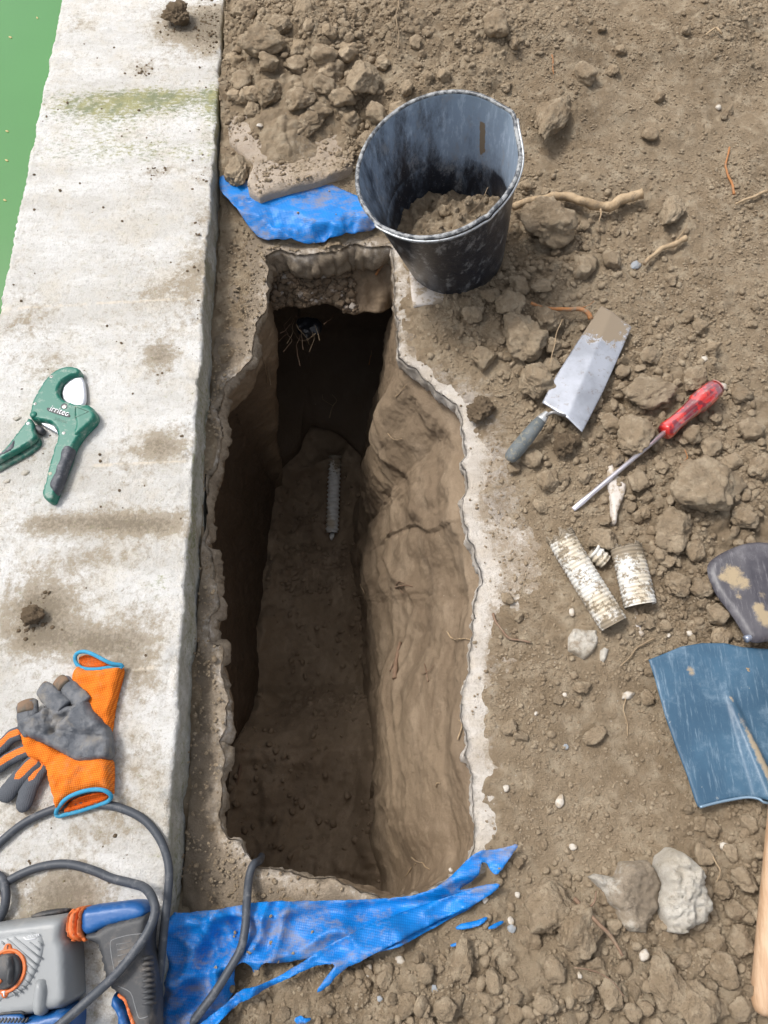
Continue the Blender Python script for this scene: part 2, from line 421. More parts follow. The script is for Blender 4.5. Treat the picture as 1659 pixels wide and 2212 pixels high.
# ------------------------------------------------------------------ the trench outline
KEY = [ # lip point, matching floor point (or None)
 ((572, 548), (608, 1045)), ((600, 538), None), ((640, 548), None), ((680, 545), (660, 1030)), ((720, 540), None), ((760, 527), None), ((842, 528), (768, 1025)),
 ((850, 560), None), ((852, 640), None), ((858, 700), None), ((862, 770), (788, 1120)), ((880, 785), None), ((905, 800), None), ((925, 828), None), ((955, 850), None), ((985, 872), None),
 ((1000, 900), (783, 1190)), ((1006, 950), None), ((998, 1000), None), ((1010, 1040), None), ((1000, 1090), None), ((1010, 1130), None), ((1022, 1180), None), ((1036, 1230), None),
 ((1040, 1258), (785, 1310)), ((1028, 1290), None), ((1025, 1350), None), ((1020, 1400), (800, 1440)), ((1008, 1450), None), ((1000, 1500), None), ((1000, 1545), (808, 1560)), ((1010, 1620), None),
 ((1018, 1700), None), ((1025, 1780), (820, 1800)), ((1022, 1835), (826, 1900)), ((1000, 1872), None), ((950, 1910), None), ((890, 1938), (800, 2010)), ((830, 1940), None), ((780, 1925), None),
 ((720, 1903), (690, 2025)), ((640, 1885), None), ((590, 1882), None), ((560, 1868), (540, 2020)), ((530, 1848), None), ((517, 1815), (492, 1960)), ((492, 1812), None), ((474, 1790), None), ((468, 1760), (490, 1850)),
 ((480, 1720), None), ((477, 1680), None), ((488, 1640), (500, 1650)), ((468, 1600), None), ((484, 1570), None), ((488, 1500), (562, 1525)), ((480, 1450), None), ((476, 1392), (568, 1400)), ((446, 1382), None), ((450, 1335), None), ((470, 1298), None),
 ((462, 1250), None), ((455, 1200), (586, 1200)), ((444, 1150), None), ((443, 1100), None), ((450, 1030), None), ((470, 980), None), ((480, 930), None), ((470, 880), None), ((482, 830), (600, 1095)),
 ((510, 800), None), ((545, 768), None), ((551, 720), (604, 1065)), ((562, 680), None), ((580, 648), None), ((576, 600), None)]
def zfloor_px(py): return float(np.interp(py, [1000, 1480, 1620, 2050], [-.92, -.88, -.68, -.64]))
lipw = np.array([P(*a) for a, b in KEY]); ci = [i for i, (a, b) in enumerate(KEY) if b]
arc = np.r_[0, np.cumsum(np.linalg.norm(np.diff(np.vstack([lipw, lipw[:1]]), axis=0), axis=1))]
cw = np.array([P(KEY[i][1][0], KEY[i][1][1], zfloor_px(KEY[i][1][1])) for i in ci])
NO = 1000
tt = np.arange(NO)*arc[-1]/NO
A0 = np.stack([np.interp(tt, arc, np.r_[lipw[:, k], lipw[0, k]]) for k in range(2)], 1)
C0 = np.stack([np.interp(tt, np.r_[arc[ci], arc[-1]], np.r_[cw[:, k], cw[0, k]]) for k in range(3)], 1)
C0 = smooth_closed(C0, 30)
def normals2(Q):
    t = np.roll(Q, -1, 0)-np.roll(Q, 1, 0); t /= np.linalg.norm(t, axis=1)[:, None]+1e-9
    return np.c_[-t[:, 1], t[:, 0]]    # outward for clockwise
NS = smooth_closed(normals2(smooth_closed(A0, 60)), 20); NS /= np.linalg.norm(NS, axis=1)[:, None]
cen = A0.mean(0)
if np.mean(np.sum(NS*(A0-cen), 1)) < 0: NS = -NS
jag = .006*fbm2(A0[:, 0]*28, A0[:, 1]*28, 4, 5)+.003*np.abs(n2(A0[:, 0]*110, A0[:, 1]*110, 8))
LIP = A0+NS*jag[:, None]
# side weights round the outline
wy = A0[:, 1]; wtop = sstep(0, 1, np.clip(1-np.abs(tt-(arc[3]))/(.24), 0, 1)); 
def ring_weight(i0, i1, soft=.06):
    a, b = arc[i0], arc[i1]; L = arc[-1]; mid = (a+b)/2; half = (b-a)/2
    d = np.abs((tt-mid+L/2) % L-L/2); return 1-sstep(half-soft*.5, half+soft, d)
W_TOP = ring_weight(0, 6, .05); W_RIGHT = ring_weight(10, 34, .1)
iL0 = [i for i, (a, b) in enumerate(KEY) if a == (468, 1760)][0]; W_LEFT = ring_weight(iL0, len(KEY)-4, .08)

# ------------------------------------------------------------------ ground height
ANCH = np.array([ # px, py, height, clod density
 (515, 30, .075, .9), (515, 150, .05, .9), (560, 80, .13, .9), (700, 60, .15, .9), (620, 170, .10, 1), (720, 200, .10, 1), (640, 270, .085, .9), (570, 262, .080, .8), (710, 300, .062, .7), (540, 330, .04, .4), (780, 260, .08, .9), (700, 350, .045, .5), (760, 420, .02, .5), (640, 440, .01, .3), (520, 460, .0, .4),
 (900, 60, .15, .8), (900, 150, .12, .6), (1050, 60, .16, .8), (1200, 60, .15, .5), (1200, 200, .12, .25), (1400, 60, .15, .3), (1600, 30, .17, .6), (1620, 100, .13, .4), (1400, 200, .11, .12), (1600, 250, .10, .2), (1300, 330, .08, .2), (1500, 400, .07, .3),
 (1150, 330, .07, .4), (1150, 430, .05, .7), (1150, 560, .03, .9), (1000, 560, .02, .4), (1250, 560, .04, .9), (1400, 480, .055, .6), (1550, 560, .06, .4), (1600, 750, .05, .5), (1400, 650, .045, .5),
 (920, 700, .008, .35), (1000, 720, .015, .7), (1080, 700, .03, 1), (1150, 780, .03, 1), (1250, 850, .03, 1), (1350, 850, .035, 1), (1500, 850, .045, .8), (1000, 820, .006, .4), (1080, 900, .006, .3), (1050, 1000, -.004, .1), (1100, 1060, .0, .2),
 (1200, 1000, .02, .8), (1350, 980, .03, .9), (1550, 980, .045, .8), (1300, 1100, .02, .6), (1450, 1100, .04, .9), (1600, 1100, .05, .9), (1070, 1150, -.004, .05), (1130, 1200, -.001, .2), (1200, 1330, .004, .6), (1350, 1280, .02, .6), (1450, 1230, .035, .9), (1550, 1330, .03, 1),
 (1100, 1300, -.002, .2), (1080, 1420, .0, .2), (1200, 1450, .005, .5), (1350, 1430, .01, .5), (1060, 1600, .0, .12), (1200, 1600, .006, .35), (1350, 1600, .01, .25), (1450, 1650, .015, .1), (1080, 1780, .002, .4), (1200, 1750, .006, .4), (1350, 1730, .012, .15),
 (1300, 1850, .012, .2), (1500, 1780, .02, .5), (1620, 1800, .04, .9), (1150, 1880, .006, .5), (1100, 1950, .012, .7), (1350, 2000, .03, .9), (1550, 1980, .04, 1), (1600, 2150, .05, 1), (1400, 2180, .05, 1), (1200, 2150, .05, 1), (1050, 2080, .04, 1), (900, 2080, .035, .9), (900, 2180, .05, 1), (700, 2170, .03, .9), (600, 2200, .025, .7),
 (750, 2050, .012, .6), (600, 2080, .01, .5), (450, 2100, .0, .2), (450, 1980, -.005, .2), (430, 1870, -.03, .3), (700, 1960, -.002, .1), (950, 1960, .0, .1), (520, 560, -.005, .3), (510, 700, -.01, .3), (480, 800, -.02, .3), (450, 1300, -.02, .2), (440, 1600, -.02, .2), (480, 1900, -.02, .3), (880, 620, .0, .2)])
AW = np.array([P(a, b, max(0, c)) for a, b, c, d in ANCH])[:, :2]
def field(x, y, col, s=.075):
    num = np.zeros(x.shape); den = np.full(x.shape, 1e-9)
    for (ax, ay), v in zip(AW, ANCH[:, col]):
        d2 = (x-ax)**2+(y-ay)**2; k = 1/(d2+.0012)**1.6; num += k*v; den += k
    return num/den
u_dir = P(357, 1950, .075)-P(485, 0, .075); u_dir = -u_dir/np.linalg.norm(u_dir); u_dir[2] = 0   # along the coping, away from the camera
w_dir = np.array((-u_dir[1], u_dir[0], 0))                                                           # towards the water
if w_dir[0] > 0: w_dir = -w_dir
R0 = P(357, 1950, .075); R0[2] = 0
COPZ = .075
def cop_w(x, y): return (x-R0[0])*w_dir[0]+(y-R0[1])*w_dir[1]      # >0 : under the coping
GX = np.arange(-.56, 1.36, .0032); GY = np.arange(-.42, 2.62, .0032)
gx, gy = np.meshgrid(GX, GY)
# coarse evaluation of the smooth fields, then upsample
sx = GX[::10]; sy = GY[::10]; cx_, cy_ = np.meshgrid(sx, sy)
def up(a):
    t = np.stack([np.interp(GX, sx, r) for r in a]); return np.stack([np.interp(GY, sy, t[:, j]) for j in range(t.shape[1])], 1)
H0 = up(field(cx_, cy_, 2)); DENS = up(field(cx_, cy_, 3))
lipc = resample(LIP, .02)
DL = up(segdist(cx_, cy_, lipc)); INL = inside(gx, gy, resample(LIP+NS*.004, .004))
f1, f2, idv = worley(gx*30+.5*n2(gx*20, gy*20, 3), gy*30+.5*n2(gx*20+5, gy*20, 4), 11)
lump = np.clip(1-f1*1.25, 0, 1)**.7*(.4+.6*idv)
f1b, f2b, idb = worley(gx*85+.5*n2(gx*60, gy*60, 3), gy*85+.5*n2(gx*60+5, gy*60, 4), 12)
lumpb = np.clip(1-f1b*1.2, 0, 1)**.7*(idb)
HH = H0+.014*np.clip(DENS+.5*sstep(1., 1.5, gy), 0, 1)*fbm2(gx*6, gy*6, 3, 21)+.006*sstep(1., 1.5, gy)*facets(gx*9, gy*9, 22)+.0022*fbm2(gx*26, gy*26, 5, 31, .6)*(.5+DENS)+.024*lump*DENS*sstep(.25, .9, DENS+.35*n2(gx*4, gy*4, 9))+.006*lumpb*np.clip(DENS+.1, 0, 1)
near = 1-sstep(.0, .05, DL+.018*fbm2(gx*22, gy*22, 4, 41))
HH = HH-near*(np.clip(HH, 0, .05)*.9+.007)
HH -= .02*(1-sstep(.0, .012, DL))
_cw = cop_w(gx, gy); HH = np.where(_cw > -.004, np.minimum(HH, -.005), HH)
def Hs(x, y):
    x = np.asarray(x, float); y = np.asarray(y, float)
    fx = np.clip((x-GX[0])/.0032, 0, len(GX)-1.001); fy = np.clip((y-GY[0])/.0032, 0, len(GY)-1.001); i = fx.astype(int); j = fy.astype(int); a = fx-i; b = fy-j
    h = HH[j, i]*(1-a)*(1-b)+HH[j, i+1]*a*(1-b)+HH[j+1, i]*(1-a)*b+HH[j+1, i+1]*a*b
    return h
def G(px, py, lift=0.):
    z = 0.
    for _ in range(8): p = P(px, py, z+lift); z = .5*z+.5*max(float(Hs(p[0], p[1])), 0 if False else -.05)
    p = P(px, py, z+lift); return p
ny, nx = gx.shape
V = np.c_[gx.ravel(), gy.ravel(), HH.ravel()]
ii = np.arange(nx*ny).reshape(ny, nx)
F = np.stack([ii[:-1, :-1].ravel(), ii[:-1, 1:].ravel(), ii[1:, 1:].ravel(), ii[1:, :-1].ravel()], 1)
bad = (INL | (_cw > .02)).ravel(); F = F[~(bad[F].any(1))]
PALE = np.array([(1050, 1000, 1), (1040, 1120, 1), (1080, 1180, .9), (1060, 1250, .6), (1000, 870, .8), (940, 830, .6), (1030, 1330, .4), (1020, 1600, .5), (1025, 1750, .3), (1090, 1080, .6), (1110, 1150, .5), (1150, 1380, .15), (1200, 1250, .25), (1030, 1450, .5), (1060, 930, .5), (660, 380, .4)])
pale = np.zeros(gx.shape)
for a, b, s in PALE:
    s = s*1.15
    p = P(a, b); pale = np.maximum(pale, s*np.exp(-((gx-p[0])**2+(gy-p[1])**2)/(2*.042**2)))
me = fast_mesh('ground', V, F, {'pale': pale.ravel()}); struct(link('ground', me, GROUND))
# the wide ground beyond the detailed sheet
def ring_sheet(x0, x1, y0, y1, X0, X1, Y0, Y1, z):
    V = [(X0, Y0, z), (X1, Y0, z), (X1, Y1, z), (X0, Y1, z), (x0, y0, z), (x1, y0, z), (x1, y1, z), (x0, y1, z)]
    return V, [(0, 1, 5, 4), (1, 2, 6, 5), (2, 3, 7, 6), (3, 0, 4, 7)]
def outer():
    xs = np.concatenate([np.linspace(-.5, 1.33, 40), np.linspace(1.4, 4, 40), np.linspace(4.5, 40, 20)]); ys = np.concatenate([np.linspace(-40, -2, 16), np.linspace(-1.9, -.44, 36), np.linspace(-.38, 2.58, 60), np.linspace(2.64, 6, 60), np.linspace(6.5, 60, 16)])
    X, Y = np.meshgrid(xs, ys); cw_ = cop_w(X, Y); Z = Hs(X, Y)-.012+.05*fbm2(X*2, Y*2, 4, 77)*sstep(0, .6, np.maximum(np.maximum(X-1.35, Y-2.6), -.42-Y))
    inn = (X < 1.30) & (Y > -.36) & (Y < 2.55); Z = np.where(inn, Z-.3, Z); n, m = X.shape; i = np.arange(n*m).reshape(n, m)
    X = np.where(cw_ > 0, X-w_dir[0]*cw_, X); Y = np.where(cw_ > 0, Y-w_dir[1]*cw_, Y)
    Fq = np.stack([i[:-1, :-1].ravel(), i[:-1, 1:].ravel(), i[1:, 1:].ravel(), i[1:, :-1].ravel()], 1)
    b = (inn | (cw_ > .3)).ravel()
    Fq = Fq[~b[Fq].any(1)]
    return np.c_[X.ravel(), Y.ravel(), Z.ravel()], Fq
Vo, Fo = outer(); struct(link('ground', fast_mesh('ground_beyond', Vo, Fo), GROUND))

# ------------------------------------------------------------------ concrete slab round the trench
def slab():
    ds = .0065
    lp = resample(LIP, .0042); x0, y0 = lp.min(0)-.16; x1, y1 = lp.max(0)+.16
    X, Y = np.meshgrid(np.arange(x0, x1, ds), np.arange(y0, y1, ds)); X = X.ravel(); Y = Y.ravel(); X = X+rng.uniform(-.3, .3, X.shape)*ds; Y = Y+rng.uniform(-.3, .3, Y.shape)*ds
    m = ~inside(X, Y, lp); X, Y = X[m], Y[m]; d = segdist(X, Y, resample(LIP, .01)); m = (d > .003) & (d < .15) & (cop_w(X, Y) < -.002); X, Y = X[m], Y[m]
    nb = len(lp); vs = [Vector(map(float, q)) for q in lp]+[Vector((float(a), float(b))) for a, b in zip(X, Y)]
    r = geometry.delaunay_2d_cdt(vs, [(i, (i+1) % nb) for i in range(nb)], [], 0, 1e-7)
    V = np.array([(v.x, v.y) for v in r[0]]); T = np.array([f for f in r[2] if len(f) == 3])
    c = V[T].mean(1); e = np.max([np.linalg.norm(V[T[:, a]]-V[T[:, b]], axis=1) for a, b in ((0, 1), (1, 2), (2, 0))], axis=0)
    T = T[(~inside(c[:, 0], c[:, 1], lp)) & (e < .03)]
    d = segdist(V[:, 0], V[:, 1], lp); lw = sstep(0, .05, cop_w(V[:, 0], V[:, 1])+.09)
    z = .0015*fbm2(V[:, 0]*30, V[:, 1]*30, 4, 51)-.012*lw*(1+1.2*fbm2(V[:, 0]*16, V[:, 1]*16, 4, 52))-.004*(1-sstep(0, .006, d))*(1+n2(V[:, 0]*70, V[:, 1]*70, 53))
    V3 = np.c_[V, z]
    # broken face
    nrm = normals2(lp)
    if np.mean(np.sum(nrm*(lp-cen), 1)) < 0: nrm = -nrm
    kd = [int(np.argmin((V[:, 0]-a)**2+(V[:, 1]-b)**2)) for a, b in lp]
    wtp = np.array([W_TOP[int(np.argmin((A0[::4, 0]-a)**2+(A0[::4, 1]-b)**2))*4] for a, b in lp]); wlf = np.array([W_LEFT[int(np.argmin((A0[::4, 0]-a)**2+(A0[::4, 1]-b)**2))*4] for a, b in lp])
    rows = [kd]; extra = []; prev = kd; base = len(V3); VV = [V3]; FF = [T]
    for k, (dz, outw) in enumerate([(-.005, -.0015), (-.011, -.0005), (-.018, .001), (-.025, .000), (-.032, .002), (-.039, .003), (-.046, .006), (-.052, .014), (-.055, .035)]):
        zt = z[kd]+dz*(1+.25*wtp); n_ = .006*fbm3(lp[:, 0]*50, lp[:, 1]*50, zt*50, 4, 60, .6)+.006*n3(lp[:, 0]*22, lp[:, 1]*22, zt*22, 61); n_ = n_*min(1, .25+k*.25)*(1+.5*wtp+.4*wlf)-.020*wtp*min(1, (k+1)/7)*(k < 8)-.008*wlf*math.sin(min(1, k/6)*math.pi)
        q = lp+nrm*(outw+n_)[:, None]; VV.append(np.c_[q, zt]); cur = [base+i for i in range(nb)]; base += nb
        for i in range(nb):
            j = (i+1) % nb; FF.append(np.array([(prev[i], prev[j], cur[j]), (prev[i], cur[j], cur[i])]))
        prev = cur
    V3 = np.vstack(VV); F = np.vstack(FF)
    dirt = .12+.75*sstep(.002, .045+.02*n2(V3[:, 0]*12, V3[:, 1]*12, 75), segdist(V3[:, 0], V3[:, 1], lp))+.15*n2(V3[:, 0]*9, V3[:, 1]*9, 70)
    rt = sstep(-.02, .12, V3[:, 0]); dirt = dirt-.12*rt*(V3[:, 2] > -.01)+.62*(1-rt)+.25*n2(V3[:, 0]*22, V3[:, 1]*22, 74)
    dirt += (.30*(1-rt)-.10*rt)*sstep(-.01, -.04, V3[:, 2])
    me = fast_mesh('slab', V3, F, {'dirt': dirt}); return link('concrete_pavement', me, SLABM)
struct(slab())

# ------------------------------------------------------------------ trench walls and floor
topB = np.stack([np.interp(tt, arc, np.r_[[P(a[0], a[1], 0)[k] for a, b in KEY], P(*KEY[0][0])[k]]) for k in range(2)], 1)
shelf = A0.copy()
sel = W_TOP > .01
xs_ = np.interp(A0[:, 0], [P(572, 548)[0], P(842, 528)[0]], [P(575, 668, -.15)[0], P(838, 690, -.15)[0]])
ys_ = np.interp(A0[:, 0], [P(572, 548)[0], P(680, 545)[0], P(842, 528)[0]], [P(575, 668, -.15)[1], P(680, 655, -.15)[1], P(838, 680, -.15)[1]])
ys_ = ys_+.016*fbm2(A0[:, 0]*14, A0[:, 1]*3, 3, 44); B0 = A0*(1-W_TOP[:, None])+np.c_[xs_, ys_]*W_TOP[:, None]
B0 = B0+NS*(.012*(1-W_TOP)-.02*W_RIGHT+.012*W_LEFT)[:, None]
As = smooth_closed(A0, 14); Bs = smooth_closed(B0, 22)
NS2 = NS
K1, K2 = 34, 190
rings = []
for k in range(K1):
    t = k/K1; q = (As+NS*.012)*(1-t)+Bs*t; z = -.046-(.10)*t
    z = z+W_TOP*(-.012+.03*0)*(1-t)
    zr = np.where(W_TOP > .5, -.062-.085*t**1.1, z)
    zr = z*(1-W_TOP)+(-.066-.08*t**.8)*W_TOP
    rings.append(np.c_[q, zr])
for k in range(K2+1):
    t = k/K2; pr = t*(1-W_RIGHT)+W_RIGHT*(t**.85)
    q = Bs*(1-pr)[:, None]+C0[:, :2]*pr[:, None]
    bul = W_TOP*.34*sstep(0, .10, t)*(1-sstep(.62, .84, t))+W_LEFT*.085*sstep(0, .12, t)*(1-t*.9)
    cave = W_TOP*.16*np.exp(-((t-.90)/.13)**2)*np.exp(-((q[:, 0]-P(700, 1000, -.85)[0])/.09)**2)
    brow = -W_TOP*.03*np.exp(-((t-.70)/.06)**2)
    ter = -W_RIGHT*(.035*np.sin(np.clip(t*1.0, 0, 1)*math.pi)*1.0)
    q = q+NS*(bul+cave+brow+ter)[:, None]
    z = -.146+(C0[:, 2]-.03+.146)*t
    rings.append(np.c_[q, z])
RG = np.array(rings); K = len(RG)
X, Y, Z = RG[..., 0], RG[..., 1], RG[..., 2]
kk = np.arange(K)[:, None]/K
amp = sstep(0, .05, kk)*1.0
wr = W_RIGHT[None, :]; wt = W_TOP[None, :]
warp = .6*fbm3(X*3, Y*3, Z*3, 2, 90)
S = (tt/1.)[None, :]+0*X
ridg = 1-np.abs(n2(S*1.6+warp*1.2+Z*1.2, (Z*7.5+warp*2.2), 91)*1.6); ridg = np.clip(ridg, 0, 1)**1.5
ridg2 = 1-np.abs(n2(S*4+warp*2+Z*3, (Z*20+warp*3), 92)*1.6); ridg2 = np.clip(ridg2, 0, 1)**1.5
chip = worley(S*26+warp*3, Z*16+warp*2, 93)[0]
disp = wr*(.010*ridg+.002*ridg2+.009*(1-chip)*sstep(.2, .7, n2(S*5, Z*5, 98)+.3))+(1-wr)*(.004*ridg+.004*(1-chip)*.6)+.022*fbm3(X*4.5, Y*4.5, Z*4.5, 4, 94)*(.5+.5*wr)+.03*wr*facets(S*3.2+warp*.6, Z*4.5+warp, 99)+.0025*fbm3(X*40, Y*40, Z*40, 3, 95)+.0022*np.abs(fbm3(X*90, Y*90, Z*90, 2, 96))
disp = disp*amp*(1-.4*wt*(kk < .16))
RG[..., 0] -= NS[None, :, 0]*disp; RG[..., 1] -= NS[None, :, 1]*disp
RG[:K1, :, 2] += (wt*.008*fbm2(X*30, Y*30, 3, 97))[:K1]
V = RG.reshape(-1, 3); ii = np.arange(K*NO).reshape(K, NO); jj = np.roll(ii, -1, 1)
F = np.stack([ii[:-1].ravel(), jj[:-1].ravel(), jj[1:].ravel(), ii[1:].ravel()], 1)
damp = np.tile(np.clip(W_LEFT+.8*W_TOP, 0, 1)*.95, (K, 1))*np.clip((np.arange(K)[:, None]-K1)/4, 0, 1)  # left and far walls below the ledge: painted-in shade as well as moisture
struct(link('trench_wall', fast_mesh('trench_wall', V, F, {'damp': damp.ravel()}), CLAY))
fy_t = [P(680, p, zfloor_px(p))[1] for p in (1000, 1480, 1620, 2050)]; order = np.argsort(fy_t)
def zfl(x, y): return np.interp(y, np.array(fy_t)[order], np.array([-.92, -.88, -.68, -.64])[order])
fxs = np.arange(C0[:, 0].min()-.12, C0[:, 0].max()+.12, .004); fys = np.arange(C0[:, 1].min()-.14, C0[:, 1].max()+.2, .004)
X, Y = np.meshgrid(fxs, fys)
f1, f2, idf = worley(X*40, Y*40, 101)
rub = np.exp(-((Y-P(690, 1230, -.9)[1])/.05)**2)+.8*np.exp(-((Y-P(650, 1520, -.85)[1])/.05)**2)+.5*sstep(.1, -.1, Y)
_o = C0[C0[:, 0] > C0[:, 0].mean()]; _o = _o[np.argsort(_o[:, 1])]; _q = C0[C0[:, 0] <= C0[:, 0].mean()]; _q = _q[np.argsort(_q[:, 1])]
def zfloor(X, Y):
    dr = np.interp(Y, _o[:, 1], _o[:, 0])-X; dl_ = X-np.interp(Y, _q[:, 1], _q[:, 0]); far = np.clip(C0[:, 1].max()-Y, 0, 1)
    return zfl(X, Y)+.075*np.exp(-(np.clip(dr, 0, 1)/.05)**2)*(.8+.5*n2(Y*9, X*9, 105))+.04*np.exp(-(np.clip(dl_, 0, 1)/.035)**2)*(.7+.6*n2(Y*8, X*8, 106))+.04*np.exp(-(far/.06)**2)+.032*fbm2(X*5, Y*5, 4, 102)+.0035*fbm2(X*40, Y*40, 4, 103)
ZF = zfloor(X, Y)+(.014*np.clip(1-f1*1.3, 0, 1)*idf)*np.clip(rub, .03, 1)+.02*rub*np.abs(fbm2(X*14, Y*14, 3, 104))
n, m = X.shape; i = np.arange(n*m).reshape(n, m)
F = np.stack([i[:-1, :-1].ravel(), i[:-1, 1:].ravel(), i[1:, 1:].ravel(), i[1:, :-1].ravel()], 1)
struct(link('trench_floor', fast_mesh('trench_floor', np.c_[X.ravel(), Y.ravel(), ZF.ravel()], F), FLOORM))
def Fl(px, py):
    z = -.85
    for _ in range(8): p = P(px, py, z); z = float(zfloor(np.array([p[0]]), np.array([p[1]]))[0])
    return P(px, py, z)

# ------------------------------------------------------------------ coping and pool
def coping():
    Wd = .425; prof = [(-.0, -.09)]
    for k in range(12): prof.append((0., -.08+k*(.068+.08)/12))
    r = .008
    for k in range(7): a = k/6*math.pi/2; prof.append((r-r*math.cos(a), COPZ-r+r*math.sin(a)))
    for w_ in np.arange(r+.0035, Wd-.01, .0035): prof.append((w_, COPZ))
    for k in range(7): a = k/6*math.pi/2; prof.append((Wd-.01+.01*math.sin(a), COPZ-.01+.01*math.cos(a)))
    for k in range(1, 12): prof.append((Wd, COPZ-.01-k*.03))
    prof = np.array(prof); s = np.concatenate([np.arange(-.75, 3.2, .0035), np.arange(3.25, 12, .1)]); s = np.concatenate([np.arange(-8, -.8, .1), s])
    S, Wm = np.meshgrid(s, prof[:, 0], indexing='ij'); Zm = np.broadcast_to(prof[:, 1], S.shape)
    top = (Zm > COPZ-.012)
    edge = np.exp(-(Wm/.02)**2)+np.exp(-((Wm-Wd)/.02)**2)
    nz = .0003*fbm2(S*20, Wm*20, 3, 110)+.0009*np.abs(fbm2(S*110, Wm*110, 3, 111))
    chip = .005*edge*np.clip(fbm2(S*18, Wm*18+3, 4, 112)-.1, 0, 1)
    Zn = Zm+np.where(top, nz*2-chip*1.6, 0)
    wob = .0028*fbm3(S*22, Wm*0+Zm*30, Zm*0, 4, 113)+.0025*np.abs(n2(S*60, Zm*60, 114))
    Wn = Wm+np.exp(-(Wm/.012)**2)*(wob+chip)-np.exp(-((Wm-Wd)/.012)**2)*(.8*wob+.004*np.abs(n2(S*45, Zm*0, 115)))
    X = R0[0]+u_dir[0]*S+w_dir[0]*Wn; Y = R0[1]+u_dir[1]*S+w_dir[1]*Wn
    n, m = X.shape; i = np.arange(n*m).reshape(n, m)
    F = np.stack([i[:-1, :-1].ravel(), i[:-1, 1:].ravel(), i[1:, 1:].ravel(), i[1:, :-1].ravel()], 1)
    def blobs(L):
        a = np.zeros(X.shape)
        for px, py, rx, ry, st in L:
            c = P(px, py, COPZ); k = depth_at(py, COPZ)/FPX; ex = rx*k; ey = abs(P(px, py-ry, COPZ)[1]-c[1])
            a = a+st*np.exp(-(((X-c[0])/ex)**2+((Y-c[1])/ey)**2)*.9)
        return a
    moss = blobs([(350, 205, 160, 17, .62), (240, 228, 130, 24, .5), (230, 265, 70, 26, .30), (370, 235, 130, 26, .35), (200, 310, 170, 40, .22), (330, 330, 190, 26, .30), (150, 235, 60, 22, .3), (465, 225, 22, 70, .5), (340, 1260, 30, 20, .35), (250, 1510, 60, 25, .2)])
    dirt = blobs([(460, 60, 45, 60, .8), (385, 55, 60, 45, .7), (310, 150, 40, 25, .45), (180, 58, 50, 18, .4), (345, 372, 40, 20, .35), (440, 480, 40, 130, .3), (300, 440, 60, 30, .2), (345, 770, 45, 40, .8), (330, 630, 60, 40, .5), (420, 600, 50, 70, .4), (350, 965, 60, 40, .7), (260, 1130, 170, 28, .75), (95, 1135, 60, 30, .45),
       (90, 1320, 75, 60, .85), (60, 1390, 60, 30, .3), (210, 1385, 110, 40, .7), (290, 1450, 60, 50, .45), (50, 690, 70, 40, .45), (90, 790, 90, 40, .3), (170, 1910, 80, 55, .6), (120, 1970, 90, 60, .5), (40, 1760, 60, 40, .25), (300, 1620, 50, 120, .25), (200, 1210, 120, 30, .35), (330, 1330, 60, 60, .2), (40, 985, 60, 30, .3), (250, 2150, 80, 60, .4), (130, 1560, 120, 100, .25), (240, 1790, 60, 30, .3), (140, 2030, 200, 60, .25)])
    dirt = dirt*1.05+.19+.18*fbm2(X*5, Y*9, 4, 120)+.10*sstep(1.1, .3, Y)
    line = np.zeros(X.shape)
    for a, b in (((0, 668), (400, 645)), ((205, 1006), (402, 996)), ((272, 1448), (330, 1441))):
        p, q = P(*a, COPZ), P(*b, COPZ); line = np.maximum(line, 1-sstep(.0016, .0042, segdist(X, Y, [p, q], False)+.0012*n2(X*40, Y*40, 9)))
    side = np.exp(-((Wm-0)/.006)**2)*(Zm < COPZ-.003)
    moss = moss+side*.45*(.5+fbm2(S*3, Zm*8, 3, 121))
    me = fast_mesh('coping', np.c_[X.ravel(), Y.ravel(), Zn.ravel()], F, {'dirt': dirt.ravel(), 'moss': moss.ravel(), 'side': side.ravel(), 'line': line.ravel()})
    o = link('pool_coping', me, COPING, org=(R0[0], R0[1], 0))
    tag(o, 'broad pale concrete pool edge with mossy band, beside green water', 'pool edge'); return o
coping()
pe = R0+w_dir*.38
V = [pe-u_dir*40, pe+u_dir*60, pe+u_dir*60+w_dir*50, pe-u_dir*40+w_dir*50]; V = [(a[0], a[1], -.09) for a in V]
struct(link('water', py_mesh('water', V, [(0, 1, 2, 3)]), WATER))

# ------------------------------------------------------------------ clods, stones
def ico(sub):
    bm = bmesh.new(); bmesh.ops.create_icosphere(bm, subdivisions=sub, radius=1)
    V = np.array([v.co[:] for v in bm.verts]); F = np.array([[v.index for v in f.verts] for f in bm.faces]); bm.free(); return V, F
ICO = {k: ico(k) for k in (1, 2, 3, 4, 5)}
def clod_shape(seed, sub, planes=11, rough=.10, soft=.0):
    r_ = np.random.default_rng(seed); V, F = ICO[sub]; rad = np.ones(len(V))
    for _ in range(planes):
        n = r_.normal(size=3); n /= np.linalg.norm(n); d = r_.uniform(.55, .92); dt = V@n
        rad = np.minimum(rad, np.where(dt > .05, d/np.maximum(dt, .05), 9))
    o = r_.uniform(-50, 50, 3)
    nz = .16*fbm3(V[:, 0]*1.6+o[0], V[:, 1]*1.6+o[1], V[:, 2]*1.6+o[2], 2, seed)
    if sub >= 3: nz = nz+rough*fbm3(V[:, 0]*4.5+o[0], V[:, 1]*4.5, V[:, 2]*4.5, 4, seed+5, .6)+rough*.5*np.abs(fbm3(V[:, 0]*13, V[:, 1]*13+o[1], V[:, 2]*13, 3, seed+9, .65))
    W = V*(rad*(1+nz))[:, None]; W -= (W.max(0)+W.min(0))/2; W /= (W.max(0)-W.min(0))/2
    return W, F
LIB3 = [clod_shape(s, 4) for s in range(200, 216)]
LIBM = [fast_mesh('clod', v*.012, f) for v, f in LIB3]
for m_ in LIBM: m_.materials.append(SOIL)
